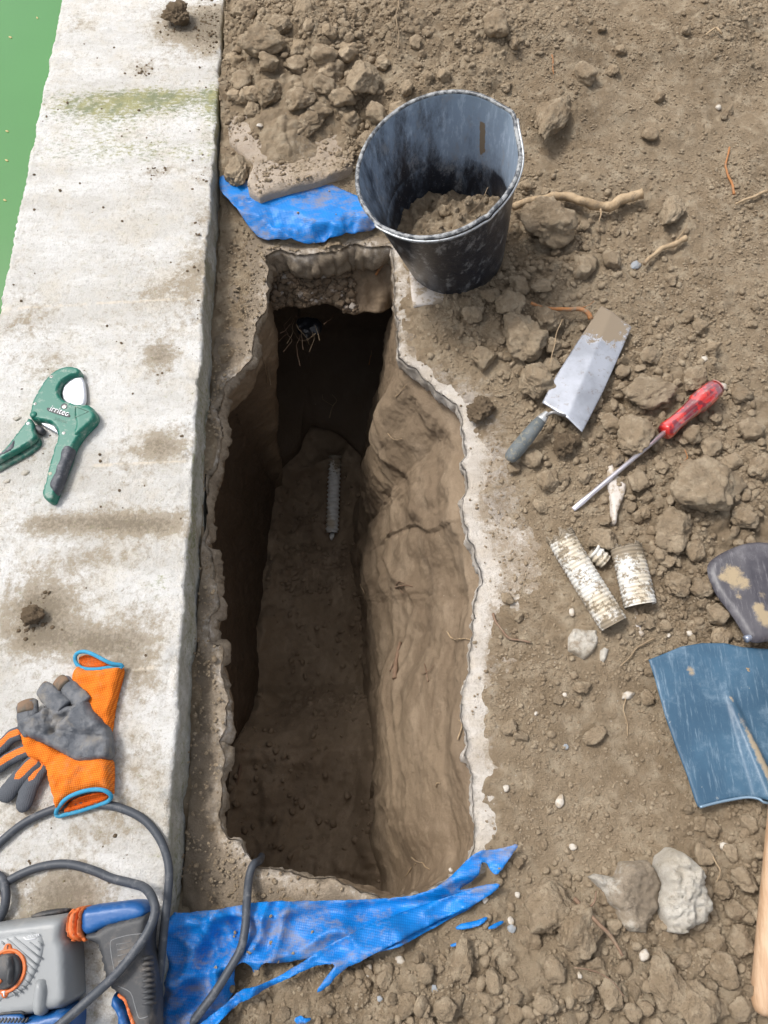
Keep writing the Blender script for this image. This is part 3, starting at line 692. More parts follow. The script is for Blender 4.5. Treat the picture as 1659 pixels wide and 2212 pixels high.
REG = [ # region test by photo point, label, group
 (lambda x, y: x < 800 and y < 560, 'brown lumpy soil clod in the heap between flagstone and pool edge', 'clods of the heap by the pool edge'),
 (lambda x, y: y < 420, 'brown soil clod on the upper soil slope beyond the bucket', 'clods on the slope beyond the bucket'),
 (lambda x, y: y < 680, 'brown soil clod lying right of the bucket near the pale branch root', 'clods beside the bucket'),
 (lambda x, y: y < 1120, 'brown soil clod lying around the trowel and screwdriver', 'clods around the trowel and screwdriver'),
 (lambda x, y: y < 1720, 'small brown clod between the trench, the pipe pieces and the spades', 'clods around the pipe pieces'),
 (lambda x, y: True, 'brown soil clod in the rubble below the blue spade and tarp', 'clods in the lower rubble')]
def region(px, py):
    for f, l, g in REG:
        if f(px, py): return l, g
def proj(x, y, z):
    zc_ = z-CAMH; yc = y*cT+zc_*sT; d = y*sT-zc_*cT
    return CX+FPX*x/d, CY-FPX*yc/d
NCL = 0
def clod(px, py, rx, ry, rot=0, label=None, name='soil_clod', cat='soil clod', mat=None, sub=None, seed=None, hz=.62, sink=.28, group=None, z=None, planes=11, rough=.10):
    global NCL
    NCL += 1; seed = seed or int(px*7+py*13)
    p = G(px, py, .01) if z is None else P(px, py, z); k = depth_at(py, p[2])/FPX
    sx_, sy_ = rx*k, ry*k/ (.80 if py < 700 else .92); sz = min(sx_, sy_)*hz
    sub = sub or (5 if max(rx, ry) > 30 else 4 if max(rx, ry) > 14 else 3)
    W, F = clod_shape(seed, sub, planes, rough); me = fast_mesh(name, W*np.array((sx_, sy_, sz)), F)
    o = link(name, me, mat or SOIL); o.location = (p[0], p[1], (float(Hs(p[0], p[1])) if z is None else z)+sz*(1-2*sink)); o.rotation_euler = (0, 0, math.radians(rot))
    if label: tag(o, label, cat, group)
    else: l, g = region(px, py); tag(o, l, cat, g)
    return o
BIG = [
 (1190, 262, 36, 66, -22, 'long smooth soil clod leaning upright, above the bucket to its right'),
 (1180, 500, 62, 46, 18, 'blocky brown clod like a brick, touching the right of the bucket'),
 (1450, 460, 26, 40, -30, 'oval clod on its own right of the pale branch root'),
 (1070, 55, 28, 30, 0, 'grey rounded clod near the top edge above the bucket'),
 (1133, 735, 48, 60, 10, 'largest domed clod left of the trowel blade'),
 (1155, 822, 38, 40, 20, 'rounded clod touching the left edge of the trowel blade'),
 (1183, 698, 36, 28, -10, 'wedge shaped clod just above the big domed clod by the trowel'),
 (1397, 857, 58, 36, 12, 'smooth flat pale clod between trowel blade and screwdriver handle'),
 (1368, 945, 40, 46, 0, 'flat brown slab of soil under the screwdriver shaft'),
 (1224, 962, 32, 30, 10, 'dark crumbly clod right of the trowel handle'),
 (1519, 1061, 92, 60, 8, 'huge flat cracked soil slab above the dark spade'),
 (1045, 778, 30, 27, 0, 'squarish clod on the slab corner above the broken trench edge'),
 (1036, 886, 34, 26, 30, 'dark crumbly clod sitting on the white broken slab edge'),
 (1450, 1152, 42, 50, -30, 'smooth grey clod above the short pipe piece'),
 (1300, 1168, 34, 26, 0, 'flat pale clod resting between the two pipe pieces'),
 (1550, 1327, 24, 22, 0, 'rounded clod touching the dark spade edge'),
 (1180, 1955, 54, 50, 10, 'flat brown soil plate right of the ragged tarp end'),
 (1248, 2012, 50, 58, -20, 'big rough clod between brown soil plate and pale concrete lumps'),
 (1435, 2118, 42, 66, 10, 'tall pale clod below the largest white concrete lump'),
 (1500, 2172, 48, 46, 0, 'rounded clod at the bottom edge by the wooden handle'),
 (785, 185, 40, 38, 0, 'largest clod of the heap, above and left of the bucket rim'),
 (812, 250, 24, 28, 20, 'smooth round clod touching the bucket rim at its upper left'),
 (510, 375, 27, 33, 0, 'squared brown clod standing on the tarp beside the pool edge'),
 (580, 205, 32, 24, 0, 'wide clod on the upper edge of the flagstone'),
 (385, 48, 32, 24, 0, 'dark damp soil lump lying on the pool edge near the top'),
 (80, 1335, 26, 23, 0, 'dark damp soil lump on the pool edge above the gloves'),
]
for a in BIG:
    zc = COPZ if a[0] < 480 else None
    clod(a[0], a[1], a[2], a[3], a[4], a[5], mat=SOILD if a[5].startswith('dark') else None, z=zc, sink=.08, hz=.72, rough=.2 if 'crumbly' in a[5] or 'damp' in a[5] else .1)
MED = [(520, 175, 24, 25), (650, 215, 36, 26), (740, 210, 24, 24), (670, 262, 24, 32), (760, 257, 25, 28), (700, 178, 22, 22), (560, 90, 40, 42), (528, 22, 30, 22), (580, 130, 22, 20), (715, 150, 26, 22), (700, 118, 28, 24), (640, 140, 24, 20), (600, 60, 30, 22), (545, 235, 18, 15), (690, 235, 20, 24), (790, 300, 22, 18), (1265, 160, 22, 24), (1405, 290, 17, 14), (1325, 150, 14, 12),
 (1262, 577, 26, 27), (1320, 562, 20, 20), (1189, 792, 22, 22), (1189, 744, 20, 18), (1101, 660, 32, 28), (1406, 769, 26, 20), (1511, 700, 22, 16), (1497, 820, 26, 32), (1494, 940, 22, 20), (1535, 967, 26, 20), (1318, 914, 26, 18), (1418, 819, 14, 13), (1431, 1008, 15, 15), (1265, 1027, 18, 12), (1378, 1042, 22, 20), (1167, 1093, 18, 13), (1186, 1039, 24, 22), (1148, 989, 22, 20), (1110, 1010, 14, 14),
 (1120, 620, 24, 20), (1060, 640, 20, 16), (1020, 680, 22, 18), (1170, 620, 20, 18), (1290, 790, 16, 14), (1345, 800, 20, 14), (1280, 870, 20, 20), (1240, 870, 16, 18), (1600, 850, 26, 24), (1620, 930, 28, 26), (1580, 1000, 20, 22), (1640, 1010, 24, 30), (1610, 1120, 30, 24), (1500, 1190, 28, 22), (1470, 1260, 30, 24), (1430, 1200, 20, 16), (1510, 1270, 24, 22), (1560, 1380, 20, 16), (1400, 1340, 18, 14), (1440, 1350, 14, 12),
 (1287, 1588, 28, 15), (1200, 2097, 26, 24), (1145, 2027, 26, 20), (1000, 2075, 22, 42), (920, 2100, 22, 20), (1520, 1845, 25, 20), (1620, 1778, 22, 16), (1545, 2040, 26, 25), (1600, 2035, 30, 28), (1560, 2095, 35, 28), (1055, 2160, 26, 13), (1070, 2122, 20, 25), (1355, 2095, 20, 16), (1540, 1790, 20, 16), (1580, 1840, 18, 16), (1610, 1900, 26, 24), (1560, 1920, 20, 18), (1590, 1970, 24, 22), (1320, 2150, 30, 26), (1260, 2140, 24, 22), (1180, 2170, 22, 24), (1120, 2190, 22, 18), (960, 2180, 24, 22), (880, 2170, 24, 20), (830, 2120, 20, 16), (1370, 2190, 22, 16), (1600, 2180, 26, 24), (1290, 2090, 20, 18), (1560, 2180, 20, 18)]
for i, (a, b, c, d) in enumerate(MED): clod(a, b, c*1.05, d*1.05, (i*47) % 180, sink=.30 if (a < 860 and b < 330) else .14, hz=.7)
def place_lib(px, py, r, i, z=None):
    global NCL; NCL += 1
    p = G(px, py, .006); k = depth_at(py, p[2])/FPX; s = r*k
    o = bpy.data.objects.new('soil_clod', LIBM[i % 16]); COL.objects.link(o); q = np.random.default_rng(i+int(px))
    sc3 = s*q.uniform(.75, 1.2, 3)*np.array((1, 1, .75)); o.scale = sc3/.012
    o.rotation_euler = (q.uniform(-.5, .5), q.uniform(-.5, .5), q.uniform(0, 6.28)); o.location = (p[0], p[1], float(Hs(p[0], p[1]))+sc3[2]*(.15 if (px < 860 and py < 330) else .5))
    l, g = region(px, py); tag(o, l, 'soil clod', g)
n = 0; tries = 0; lipp = resample(LIP, .03)
BUK = P(985, 548, .02)
def blocked(x, y, m=.012):
    return (inside(x, y, lipp) | (segdist(x, y, lipp) < m) | (cop_w(x, y) > -m) | (np.hypot(x-BUK[0], y-BUK[1]) < .105+m))
FLAGPX = [(515, 228), (492, 270), (497, 315), (520, 340), (548, 362), (536, 400), (538, 418), (562, 434), (590, 424), (640, 410), (690, 398), (735, 382), (762, 368), (766, 335), (748, 310), (732, 290), (700, 230), (620, 195), (560, 205)]
while n < 190:
    px, py = rng.uniform(485, 1659), rng.uniform(0, 2212); p = G(px, py)
    d = float(np.clip(DENS[min(len(GY)-1, max(0, int((p[1]-GY[0])/.0032))), min(len(GX)-1, max(0, int((p[0]-GX[0])/.0032)))], 0, 1))
    if rng.uniform() > d**2.2 or blocked(np.array([p[0]]), np.array([p[1]]))[0]: continue
    if 370 < px < 1100 and 1830 < py < 2060: continue
    if inside(np.array([px]), np.array([py]), FLAGPX)[0] or (470 < px < 850 and 400 < py < 700): continue
    place_lib(px, py, rng.uniform(12, 24) if (py < 330 and px < 900) else rng.uniform(9, 17) if py < 1200 else rng.uniform(10, 20), n); n += 1

def scatter_stuff(name, XY, Zb, R, mat, rnd=None, tilt=True, flat=.75):
    """one mesh of many small crumbs"""
    tiny = R < .0038; VV = []; FF = []; SS = []; RR = []; base = 0
    lib1 = [clod_shape(s, 1, 5) for s in range(20)]; lib2 = [clod_shape(300+s, 2, 8) for s in range(24)]; lib3_ = [clod_shape(400+s, 3, 9) for s in range(10)]
    for mask, lib, smooth in ((tiny, lib1, False), ((~tiny) & (R < .0095), lib2, True), (R >= .0095, lib3_, True)):
        idx = np.where(mask)[0]; which = rng.integers(0, len(lib), len(idx))
        for L in range(len(lib)):
            I = idx[which == L]
            if not len(I): continue
            V0, F0 = lib[L]; m = len(I); th = rng.uniform(0, 6.283, m); ph = rng.uniform(-.6, .6, m); s3 = R[I][:, None]*rng.uniform(.7, 1.25, (m, 3))*np.array((1, 1, flat))
            W = V0[None]*s3[:, None, :]
            c, s = np.cos(ph)[:, None], np.sin(ph)[:, None]; y, z = W[..., 1]*c-W[..., 2]*s, W[..., 1]*s+W[..., 2]*c; x = W[..., 0]
            c, s = np.cos(th)[:, None], np.sin(th)[:, None]; X_, Y_ = x*c-y*s, x*s+y*c
            W = np.stack([X_+XY[I, 0][:, None], Y_+XY[I, 1][:, None], z+(Zb[I]+R[I]*.25)[:, None]], -1)
            VV.append(W.reshape(-1, 3)); FF.append((F0[None]+(np.arange(m)*len(V0))[:, None, None]+base).reshape(-1, 3)); base += m*len(V0)
            SS.append(np.full(m*len(F0), smooth)); RR.append(np.repeat(rng.uniform(0, 1, m), len(V0)))
    V = np.vstack(VV); F = np.vstack(FF); me = fast_mesh(name, V, F, {'rnd': np.concatenate(RR)})
    me.polygons.foreach_set('use_smooth', np.concatenate(SS)); o = link(name, me, mat); return o
def grid_at(A, x, y):
    i = np.clip(((x-GX[0])/.0032).astype(int), 0, len(GX)-1); j = np.clip(((y-GY[0])/.0032).astype(int), 0, len(GY)-1); return A[j, i]

# ------------------------------------------------------------------ flagstone, tarps
flag = puff('flagstone', FLAGPX, .024, .040, FLAG, r=.004, lo=.86, ds=.004, round_it=0, noise=.002, nsc=45, attrs={'dirt': lambda x, y: .50*sstep(P(600, 425, .07)[1], P(600, 330, .07)[1], y)+.25*fbm2(x*9, y*9, 3, 5)}, zfun=lambda x, y, d: (.006*n2(x*8, y*8, 6)+.005*facets(x*24, y*24, 9))*np.clip(d/.01, .2, 1)-.014*facets(x*30, y*30, 4)*(1-sstep(.0, .022, d)))
# roughen its broken front
tag(flag, 'broken flagstone dusted with soil, lying on the upper blue tarp by the pool edge', 'flagstone')
# ------ cloth sheet following a height function, with thickness
def cloth(name, outl, hf, mat, ds=.0045, th=.0012, rough_edge=.0007):
    poly = PP(outl, .012)[:, :2]; poly = resample(chaikin(poly, 1), ds); poly = poly+rough_edge*np.c_[n2(poly[:, 0]*160, poly[:, 1]*160, 3), n2(poly[:, 0]*160+9, poly[:, 1]*160, 4)]
    V, F = cdt_fill(poly, ds); z = hf(V[:, 0], V[:, 1]); n = len(V)
    V3 = np.vstack([np.c_[V, z], np.c_[V, z-th]]); bl = boundary_loop(F)
    F = np.vstack([F, F[:, ::-1]+n, [(b, a, a+n) for a, b in bl], [(b, a+n, b+n) for a, b in bl]])
    du = .2+.3*fbm2(V3[:, 0]*6, V3[:, 1]*6, 3, 71)
    return link(name, fast_mesh(name, V3, F, {'dust': du}), mat, None, V3.mean(0))
def folds(x, y, ang, f, seed, amp, warp=.5):
    c, s = math.cos(ang), math.sin(ang); a = x*c+y*s; b = -x*s+y*c; w_ = warp*fbm2(x*7, y*7, 2, seed)
    r = 1-np.abs(n2(a*f*.22+w_, b*f+w_*1.5, seed))*1.7; return amp*np.clip(r, 0, 1)**1.8
tl = P(660, 520)[:2]
T1 = [(493, 195), (499, 195), (497, 262), (490, 392), (500, 402), (535, 408), (560, 420), (640, 402), (690, 395), (705, 412), (745, 432), (800, 455), (838, 478), (842, 490), (760, 510), (700, 522), (655, 526), (610, 523), (562, 516), (545, 503), (528, 486), (505, 455), (482, 436), (478, 412), (482, 396), (488, 262)]
def h1(x, y):
    f = sstep(tl[1]-.01, tl[1]+.08, y); return np.minimum(.040, 1.*np.maximum(np.minimum(Hs(x, y), .05)+.004, 0)+.001+.6*.026*f+folds(x, y, -.55, 10, 81, .024, .2)+folds(x, y, -.2, 22, 82, .003, .2)+.0003*fbm2(x*40, y*40, 3, 83))
t1 = cloth('tarp', T1, h1, TARP); tag(t1, 'upper blue woven tarp strip stretched from pool edge to bucket under the flagstone', 'tarp')
T2 = [(386, 1964), (420, 1968), (470, 1962), (530, 1952), (575, 1946), (700, 1944), (830, 1941), (880, 1937), (930, 1922), (965, 1900), (995, 1870), (1030, 1836), (1060, 1836), (1090, 1830), (1117, 1820), (1106, 1840), (1095, 1856), (1082, 1875), (1068, 1890), (1055, 1880), (1050, 1862), (1038, 1862), (1034, 1885), (1022, 1902), (985, 1924),
      (1010, 1920), (1045, 1911), (1080, 1905), (1064, 1925), (1040, 1942), (1005, 1966), (960, 1990), (905, 2018), (860, 2036), (800, 2052), (741, 2063), (705, 2068), (658, 2063), (616, 2076), (580, 2064), (556, 2105), (549, 2073), (523, 2069), (510, 2105), (512, 2136), (491, 2167), (465, 2212), (440, 2262), (340, 2260), (358, 2160), (358, 2090), (372, 2010)]
def Hsm(x, y): return (Hs(x, y)+Hs(x+.012, y)+Hs(x-.012, y)+Hs(x, y+.012)+Hs(x, y-.012)+Hs(x+.02, y+.02)+Hs(x-.02, y-.02))/7
def h2(x, y):
    cw_ = cop_w(x, y); nearc = sstep(-.06, -.005, cw_)
    return np.maximum(.004, np.minimum(Hsm(x, y), .045)+.006)+.010*nearc+folds(x, y, .10, 13, 84, .020, .25)*1.2+folds(x, y, 1.0, 19, 85, .022, .3)*sstep(-.08, -.18, x)+folds(x, y, 2.0, 23, 88, .016, .4)*sstep(-.15, -.22, x)+folds(x, y, .10, 34, 86, .005, .15)+folds(x, y, -.5, 22, 89, .006, .15)+.0004*fbm2(x*45, y*45, 3, 87)
t2 = cloth('tarp', T2, h2, TARP); tag(t2, 'lower blue woven tarp, dusty and torn, spread across the near end of the trench', 'tarp')
ZQ = lambda u, v: (345.6+u*.5208, 1771.4+v*.5208)
BAND = [(1400, 252), (1385, 290), (1300, 345), (1150, 412), (1000, 480), (900, 525), (850, 560), (760, 602), (690, 682), (655, 688), (700, 625), (745, 572), (660, 580), (560, 625), (430, 692), (330, 748), (240, 846), (120, 870), (200, 812), (300, 738), (345, 686), (430, 658), (500, 632), (600, 572), (700, 506), (850, 432), (1000, 380), (1270, 286)]
def h3(x, y): return np.maximum(h2(x, y), Hs(x, y)+.004)+.010+folds(x, y, .42, 30, 184, .008, .2)
bd = cloth('tarp_fold', zz(ZQ, BAND), h3, TARP); bd.parent = t2; bd.location = np.array(bd['_w'])-np.array(t2['_w'])
for i, (pts, lab) in enumerate([([(980, 2000), (1000, 1990), (1025, 1986), (1045, 1976), (1050, 1980), (1035, 1994), (1010, 2002), (985, 2006)], 'blue tarp scrap half buried below the ragged tarp end'),
    ([(1045, 2002), (1065, 1990), (1085, 1985), (1082, 1992), (1060, 2003)], 'small blue tarp scrap nearest the brown soil plate'),
    ([(965, 2040), (985, 2030), (1008, 2022), (1004, 2030), (980, 2040)], 'thin blue tarp shred in the clods under the tarp end'),
    ([(640, 2188), (660, 2178), (662, 2186), (680, 2184), (672, 2194), (650, 2200)], 'blue tarp scrap among the clods at the bottom edge')]):
    o = cloth('tarp_scrap', pts, lambda x, y: Hs(x, y)+.012+.002*n2(x*60, y*60, 5), TARP, ds=.003); tag(o, lab, 'tarp scrap')

# ------------------------------------------------------------------ crumbs (nobody could count them)
N_ = 300000
cx2 = rng.uniform(-.5, 1.34, N_); cy2 = rng.uniform(-.4, 2.55, N_); d = np.clip(grid_at(DENS, cx2, cy2), 0, 1)
patch = .65+.75*fbm2(cx2*7, cy2*7, 3, 130)
keep = (rng.uniform(0, 1, N_) < np.clip((.18+.82*d**1.2)*patch, .06, 1)); cx2, cy2, d = cx2[keep], cy2[keep], d[keep]
lipd = segdist(cx2, cy2, lipp); keep = (~blocked(cx2, cy2, .003)) & (rng.uniform(0, 1, len(cx2)) < np.where(cx2 < -.1, .8, .10+.9*sstep(.01, .09, lipd))); cx2, cy2, d = cx2[keep], cy2[keep], d[keep]
fp = PP(FLAGPX, .05)[:, :2]; tp1 = PP(T1, .02)[:, :2]; tp2 = PP(T2, .02)[:, :2]
inf_ = inside(cx2, cy2, fp); in1 = inside(cx2, cy2, tp1) & ~inf_; in2 = inside(cx2, cy2, tp2)
def blob(x, y, px, py, r): p = P(px, py); return np.exp(-((x-p[0])**2+(y-p[1])**2)/(r*r))
tm2 = blob(cx2, cy2, 570, 2095, .035)*.5+.8*blob(cx2, cy2, 1000, 1985, .03)
keep = ~(in1 & (rng.uniform(0, 1, len(cx2)) > .006)) & ~(in2 & (rng.uniform(0, 1, len(cx2)) > .008+tm2*2)); cx2, cy2, d, inf_, in1, in2 = [a[keep] for a in (cx2, cy2, d, inf_, in1, in2)]
big = rng.uniform(0, 1, len(cx2))
R = .0011+.0016*rng.uniform(0, 1, len(cx2))+np.where(big > .80, .0028*rng.uniform(0, 1, len(cx2)), 0)*(.4+d)+np.where(big > .955, .0075*rng.uniform(.2, 1, len(cx2)), 0)*d
Zb = Hs(cx2, cy2); Zb = np.where(inf_, 0.065+.006*n2(cx2*8, cy2*8, 6), Zb); Zb = np.where(in1, h1(cx2, cy2), Zb); Zb = np.where(in2, h2(cx2, cy2), Zb); Zb = np.maximum(Zb, np.where(inf_ | in1 | in2, -1, np.where(segdist(cx2, cy2, lipp) < .09, .0005, -1)))
print('crumbs', len(cx2))
tag(scatter_stuff('soil_crumbs', np.c_[cx2, cy2], Zb, R, SOIL), None, None, kind='stuff')
# crumbs on the pool edge
pts = []
for px, py, rx, ry, n_ in [(450, 60, 30, 55, 260), (385, 60, 45, 26, 120), (310, 150, 35, 20, 50), (80, 1345, 30, 30, 60), (100, 1285, 8, 8, 10), (30, 985, 25, 10, 12), (345, 372, 30, 10, 20), (200, 1900, 300, 250, 40), (220, 800, 220, 700, 110), (250, 250, 200, 240, 70), (430, 450, 20, 300, 60)]:
    for _ in range(n_): pts.append((*P(px+rng.normal()*rx*.6, py+rng.normal()*ry*.6, COPZ)[:2],))
pts = np.array(pts); cwv = cop_w(pts[:, 0], pts[:, 1]); pts = pts[(cwv > .012) & (cwv < .41)]
o = scatter_stuff('coping_crumbs', pts, np.full(len(pts), COPZ), .001+.003*rng.uniform(0, 1, len(pts))**4, SOILD); tag(o, None, None, kind='stuff')
# rubble crumbs on the trench floor and gravel on the ledge
n_ = 7000; x_ = rng.uniform(C0[:, 0].min(), C0[:, 0].max(), n_); y_ = rng.uniform(C0[:, 1].min(), C0[:, 1].max(), n_)
rb = np.exp(-((y_-P(690, 1230, -.9)[1])/.06)**2)+.5*np.exp(-((y_-P(650, 1520, -.85)[1])/.04)**2)+.10
k_ = (rng.uniform(0, 1, n_) < rb) & inside(x_, y_, C0); x_, y_ = x_[k_], y_[k_]
tag(scatter_stuff('trench_crumbs', np.c_[x_, y_], zfloor(x_, y_)+.004, .0012+.009*rng.uniform(0, 1, len(x_))**3.5, FLOORM), None, None, kind='stuff')
flat_ = RG[3:K1-1][:, W_TOP > .9].reshape(-1, 3); _fx = P(770, 600, -.1)[0]; flat_ = flat_[flat_[:, 0] < _fx+.02*n2(flat_[:, 1]*20, flat_[:, 0]*20, 3)]; gi = rng.integers(0, len(flat_), 620); gp = flat_[gi]+rng.normal(size=(620, 3))*.003
def gravel_mat():
    b = NB('gravel'); r = b.attr('rnd'); c = b.mix(b.math('FRACT', b.math('MULTIPLY', r, 5.3)), (.10, .075, .05), (.22, .165, .115)); c = b.mix(b.ramp(r, .86, .9), c, (.36, .32, .28)); c = b.mix(b.ramp(b.noise(60, 5), .42, .58, 0, .7), c, (.15, .105, .066))
    return b.out(c, .8, b.bump(b.noise(200, 4), .4, .002), spec=.3)
GRAV = gravel_mat()
tag(scatter_stuff('gravel', gp[:, :2], gp[:, 2]+.002, .004+.0085*rng.uniform(0, 1, 620)**2, GRAV, flat=.8), None, None, kind='stuff')

# ------------------------------------------------------------------ pale concrete lumps and pebbles
def lump_(name, outl, z0, h, mat, label, cat, **k):
    sd_ = int(outl[0][0]); am_ = k.pop('am', .35)*h
    zf = lambda x, y, d: (am_*1.6*(facets(x*16, y*16, sd_)-.2)+am_*.5*facets(x*48, y*48, sd_+1)+am_*.25*fbm2(x*120, y*120, 3, sd_+2, .65))*np.clip(d/.004, .3, 1)
    o = puff(name, outl, z0, h, mat, r=k.pop('r', .02), lo=.4, ds=.003, round_it=0, noise=k.pop('noise', .0035), nsc=k.pop('nsc', 38), attrs={'dirt': k.pop('dirt', lambda x, y: .45+.5*fbm2(x*11, y*11, 3, 6))}, zfun=zf, seed=int(outl[0][0]))
    tag(o, label, cat); return o
lump_('concrete_lump', [(1275, 1895), (1290, 1888), (1330, 1895), (1345, 1862), (1400, 1858), (1430, 1905), (1420, 1960), (1405, 1985), (1395, 2018), (1360, 2015), (1335, 2000), (1330, 1965), (1312, 1950), (1300, 1920)], .012, .045, RUBBLE, 'pale broken concrete lump half covered by brown soil, left of the largest white lump', 'concrete lump', dirt=lambda x, y: .3+1.1*blob(x, y, 1375, 1925, .05))
lump_('concrete_lump', [(1430, 1850), (1455, 1830), (1478, 1842), (1500, 1865), (1518, 1890), (1525, 1920), (1535, 1960), (1530, 1995), (1495, 2010), (1472, 2020), (1445, 2015), (1432, 1985), (1420, 1945), (1432, 1910), (1424, 1880)], .018, .072, RUBBLE, 'largest whitish rough concrete lump, upright oval, near the wooden handle', 'concrete lump', dirt=lambda x, y: .2+.4*fbm2(x*12, y*12, 3, 8), noise=.006)
lump_('concrete_lump', [(1228, 1375), (1240, 1357), (1290, 1360), (1294, 1385), (1280, 1412), (1262, 1425), (1228, 1405)], .006, .016, RUBBLE, 'flat five sided concrete chip below the long pipe piece', 'concrete chip', r=.006)
lump_('concrete_lump', [(1297, 1405), (1305, 1397), (1316, 1402), (1312, 1420), (1305, 1434), (1294, 1428)], .006, .016, RUBBLE, 'small whitish chip right of the five sided concrete chip', 'concrete chip', r=.006, dirt=lambda x, y: 0*x+.05)
lump_('concrete_lump', [(1300, 40+2140), (1320, 2165), (1345, 2178), (1350, 2215), (1300, 2225), (1285, 2200)], .03, .03, RUBBLE, 'pale grey concrete chip at the bottom edge, left of the round clod', 'concrete chip', r=.01) if False else None
PEB = simple('pebble_white', (.50, .46, .40), .7, dirt=(.33, .26, .18), dscale=60, dlo=.42, dhi=.6, damt=.8)
PEBG = simple('pebble_grey', (.26, .28, .30), .7, dirt=(.33, .26, .18), dscale=90, dlo=.5, dhi=.65, damt=.5)
WP = [(1525, 772, 7, 8), (1565, 832, 10, 10), (1555, 227, 7, 6), (1360, 1500, 9, 15), (1493, 1365, 7, 7), (1237, 1320, 6, 9), (1395, 2065, 13, 10), (1050, 1945, 9, 7), (975, 1880, 5, 4), (1212, 1730, 9, 14), (1222, 1500, 5, 5), (1095, 1702, 8, 7), (1240, 1830, 7, 9), (1380, 1205, 5, 5), (1255, 2110, 6, 8), (1120, 1935, 6, 7), (1160, 1540, 5, 4), (865, 2075, 8, 12), (1570, 1830, 12, 10), (795, 1070+1030, 9, 14), (1105, 1990, 7, 8), (1448, 1370, 5, 4), (560, 265, 6, 6)]
GP_ = [(1225, 1612, 6, 6), (1245, 1978, 9, 14), (1293, 1988, 9, 9), (1108, 2008, 9, 9), (1240, 2010, 8, 8), (940, 2140, 7, 9), (1375, 568, 12, 8), (1270, 2055, 6, 7), (820, 2160, 6, 6)]
for i, (a, b, c, d) in enumerate(WP): clod(a, b, c, d, i*37 % 180, 'small white pebble lying on the brown soil', 'pebble', 'pebble', PEB, 3, hz=.7, sink=.15, group='white pebbles on the soil', planes=5, rough=.04)
for i, (a, b, c, d) in enumerate(GP_): clod(a, b, c, d, i*37 % 180, 'small blue grey pebble lying on the brown soil', 'pebble', 'pebble', PEBG, 4, hz=.5, sink=.25, group='grey pebbles on the soil', planes=5, rough=.04)
for i, (a, b, c, d) in enumerate([(38, 905, 9, 5), (55, 1022, 9, 6), (15, 1040, 8, 5)]): clod(a, b, c, d, 20, 'thin grey concrete flake lying on the pool edge by the pipe cutter', 'concrete_flake', 'concrete flake', RUBBLE, 3, hz=.3, sink=.1, group='flakes by the pipe cutter', z=COPZ)

# ------------------------------------------------------------------ tiles at the slab edge
TILE = simple('tile_edge', (.55, .50, .45), .7, dirt=(.30, .235, .16), dscale=50, dlo=.45, dhi=.6, damt=.9)
o = puff('tile', [(884, 578), (887, 620), (892, 663), (920, 661), (950, 656), (985, 640), (985, 575), (930, 560)], .004, .013, TILE, r=.002, lo=.85, ds=.005, round_it=0); tag(o, 'corner of a thin cream tile sticking out under the bucket base', 'tile')
o = puff('tile', [(1312, 1008), (1322, 1004), (1330, 1022), (1352, 1050), (1348, 1070), (1334, 1105), (1330, 1132), (1322, 1128), (1318, 1080), (1310, 1040)], .024, .022, TILE, r=.002, lo=.8, ds=.004, round_it=0); tag(o, 'broken cream tile edge half buried under the screwdriver shaft', 'tile')
o = puff('tile', [(1367, 1318), (1376, 1312), (1382, 1350), (1392, 1372), (1384, 1376), (1370, 1350)], .014, .014, TILE, r=.002, lo=.8, ds=.004, round_it=0); tag(o, 'pale tile sliver half buried below the short pipe piece', 'tile')

# ------------------------------------------------------------------ bucket
def bucket_mat():
    b = NB('bucket_plastic'); st = b.mapping((1, 1, .35))
    inn = b.attr('film')
    m = b.ramp(b.math('ADD', inn, b.math('MULTIPLY', b.math('SUBTRACT', b.noise(16, 8, .78, vec=st), .5), 2.0)), .30, .95)
    c = b.mix(m, (.016, .020, .030), (.25, .315, .40))
    c = b.mix(b.math('MULTIPLY', b.ramp(b.noise(60, 6, .75, vec=b.mapping((1, 1, .3))), .5, .68), b.math('MULTIPLY', m, .65)), c, (.46, .54, .64))
    c = b.mix(b.math('MULTIPLY', b.ramp(b.noise(32, 8, .8, vec=b.mapping((1, 1, .5))), .52, .64), .7), c, (.27, .28, .295))
    c = b.mix(b.ramp(b.noise(150, 5, .8), .60, .70, 0, .7), c, (.36, .36, .36))
    c = b.mix(b.ramp(b.attr('mud'), .35, .5), c, (.21, .155, .10))
    c = b.mix(b.ramp(b.attr('rimf'), .4, .6, 0, b and .55), c, (.30, .33, .36))
    return b.out(c, b.ramp(m, 0, 1, .30, .7), b.bump(b.noise(50, 6, .7), .5, .002), spec=.6)
BUCK = bucket_mat()
Bb = P(985, 548, .02); Rr = P(945, 352, .302); Ax = Rr-Bb; BL = np.linalg.norm(Ax); Ax /= BL
BN = np.cross(Ax, (0, 1, 0)); BN /= np.linalg.norm(BN)
if BN[0] < 0: BN = -BN
BM = np.cross(BN, Ax)
if BM[1] < 0: BM = -BM
def bang(px, py):
    p = P(px, py, .3)-Rr; return math.atan2(p@BM, p@BN)
def brad(t, th):
    r = .106+(.151-.106)*t
    a1 = bang(1113, 285); a2 = bang(1062, 470); a3 = bang(800, 462)
    def dd(a): return np.abs((th-a+math.pi) % (2*math.pi)-math.pi)
    k = t**3
    return r+k*(.007*np.exp(-(dd(a1)/.14)**2)-.004*np.exp(-(dd(a1-.35)/.25)**2)+.002*np.exp(-(dd(a3)/.10)**2)+.003*np.exp(-(dd(a2)/.05)**2)+.004*np.cos(2*th-1.2))
def bpoint(t, th, dr=0., zz_=0.):
    r = brad(t, th)+dr; c = Bb+Ax*(BL*t+zz_)
    return c+np.cos(th)[..., None]*BN*r[..., None]+np.sin(th)[..., None]*BM*r[..., None]*1.03
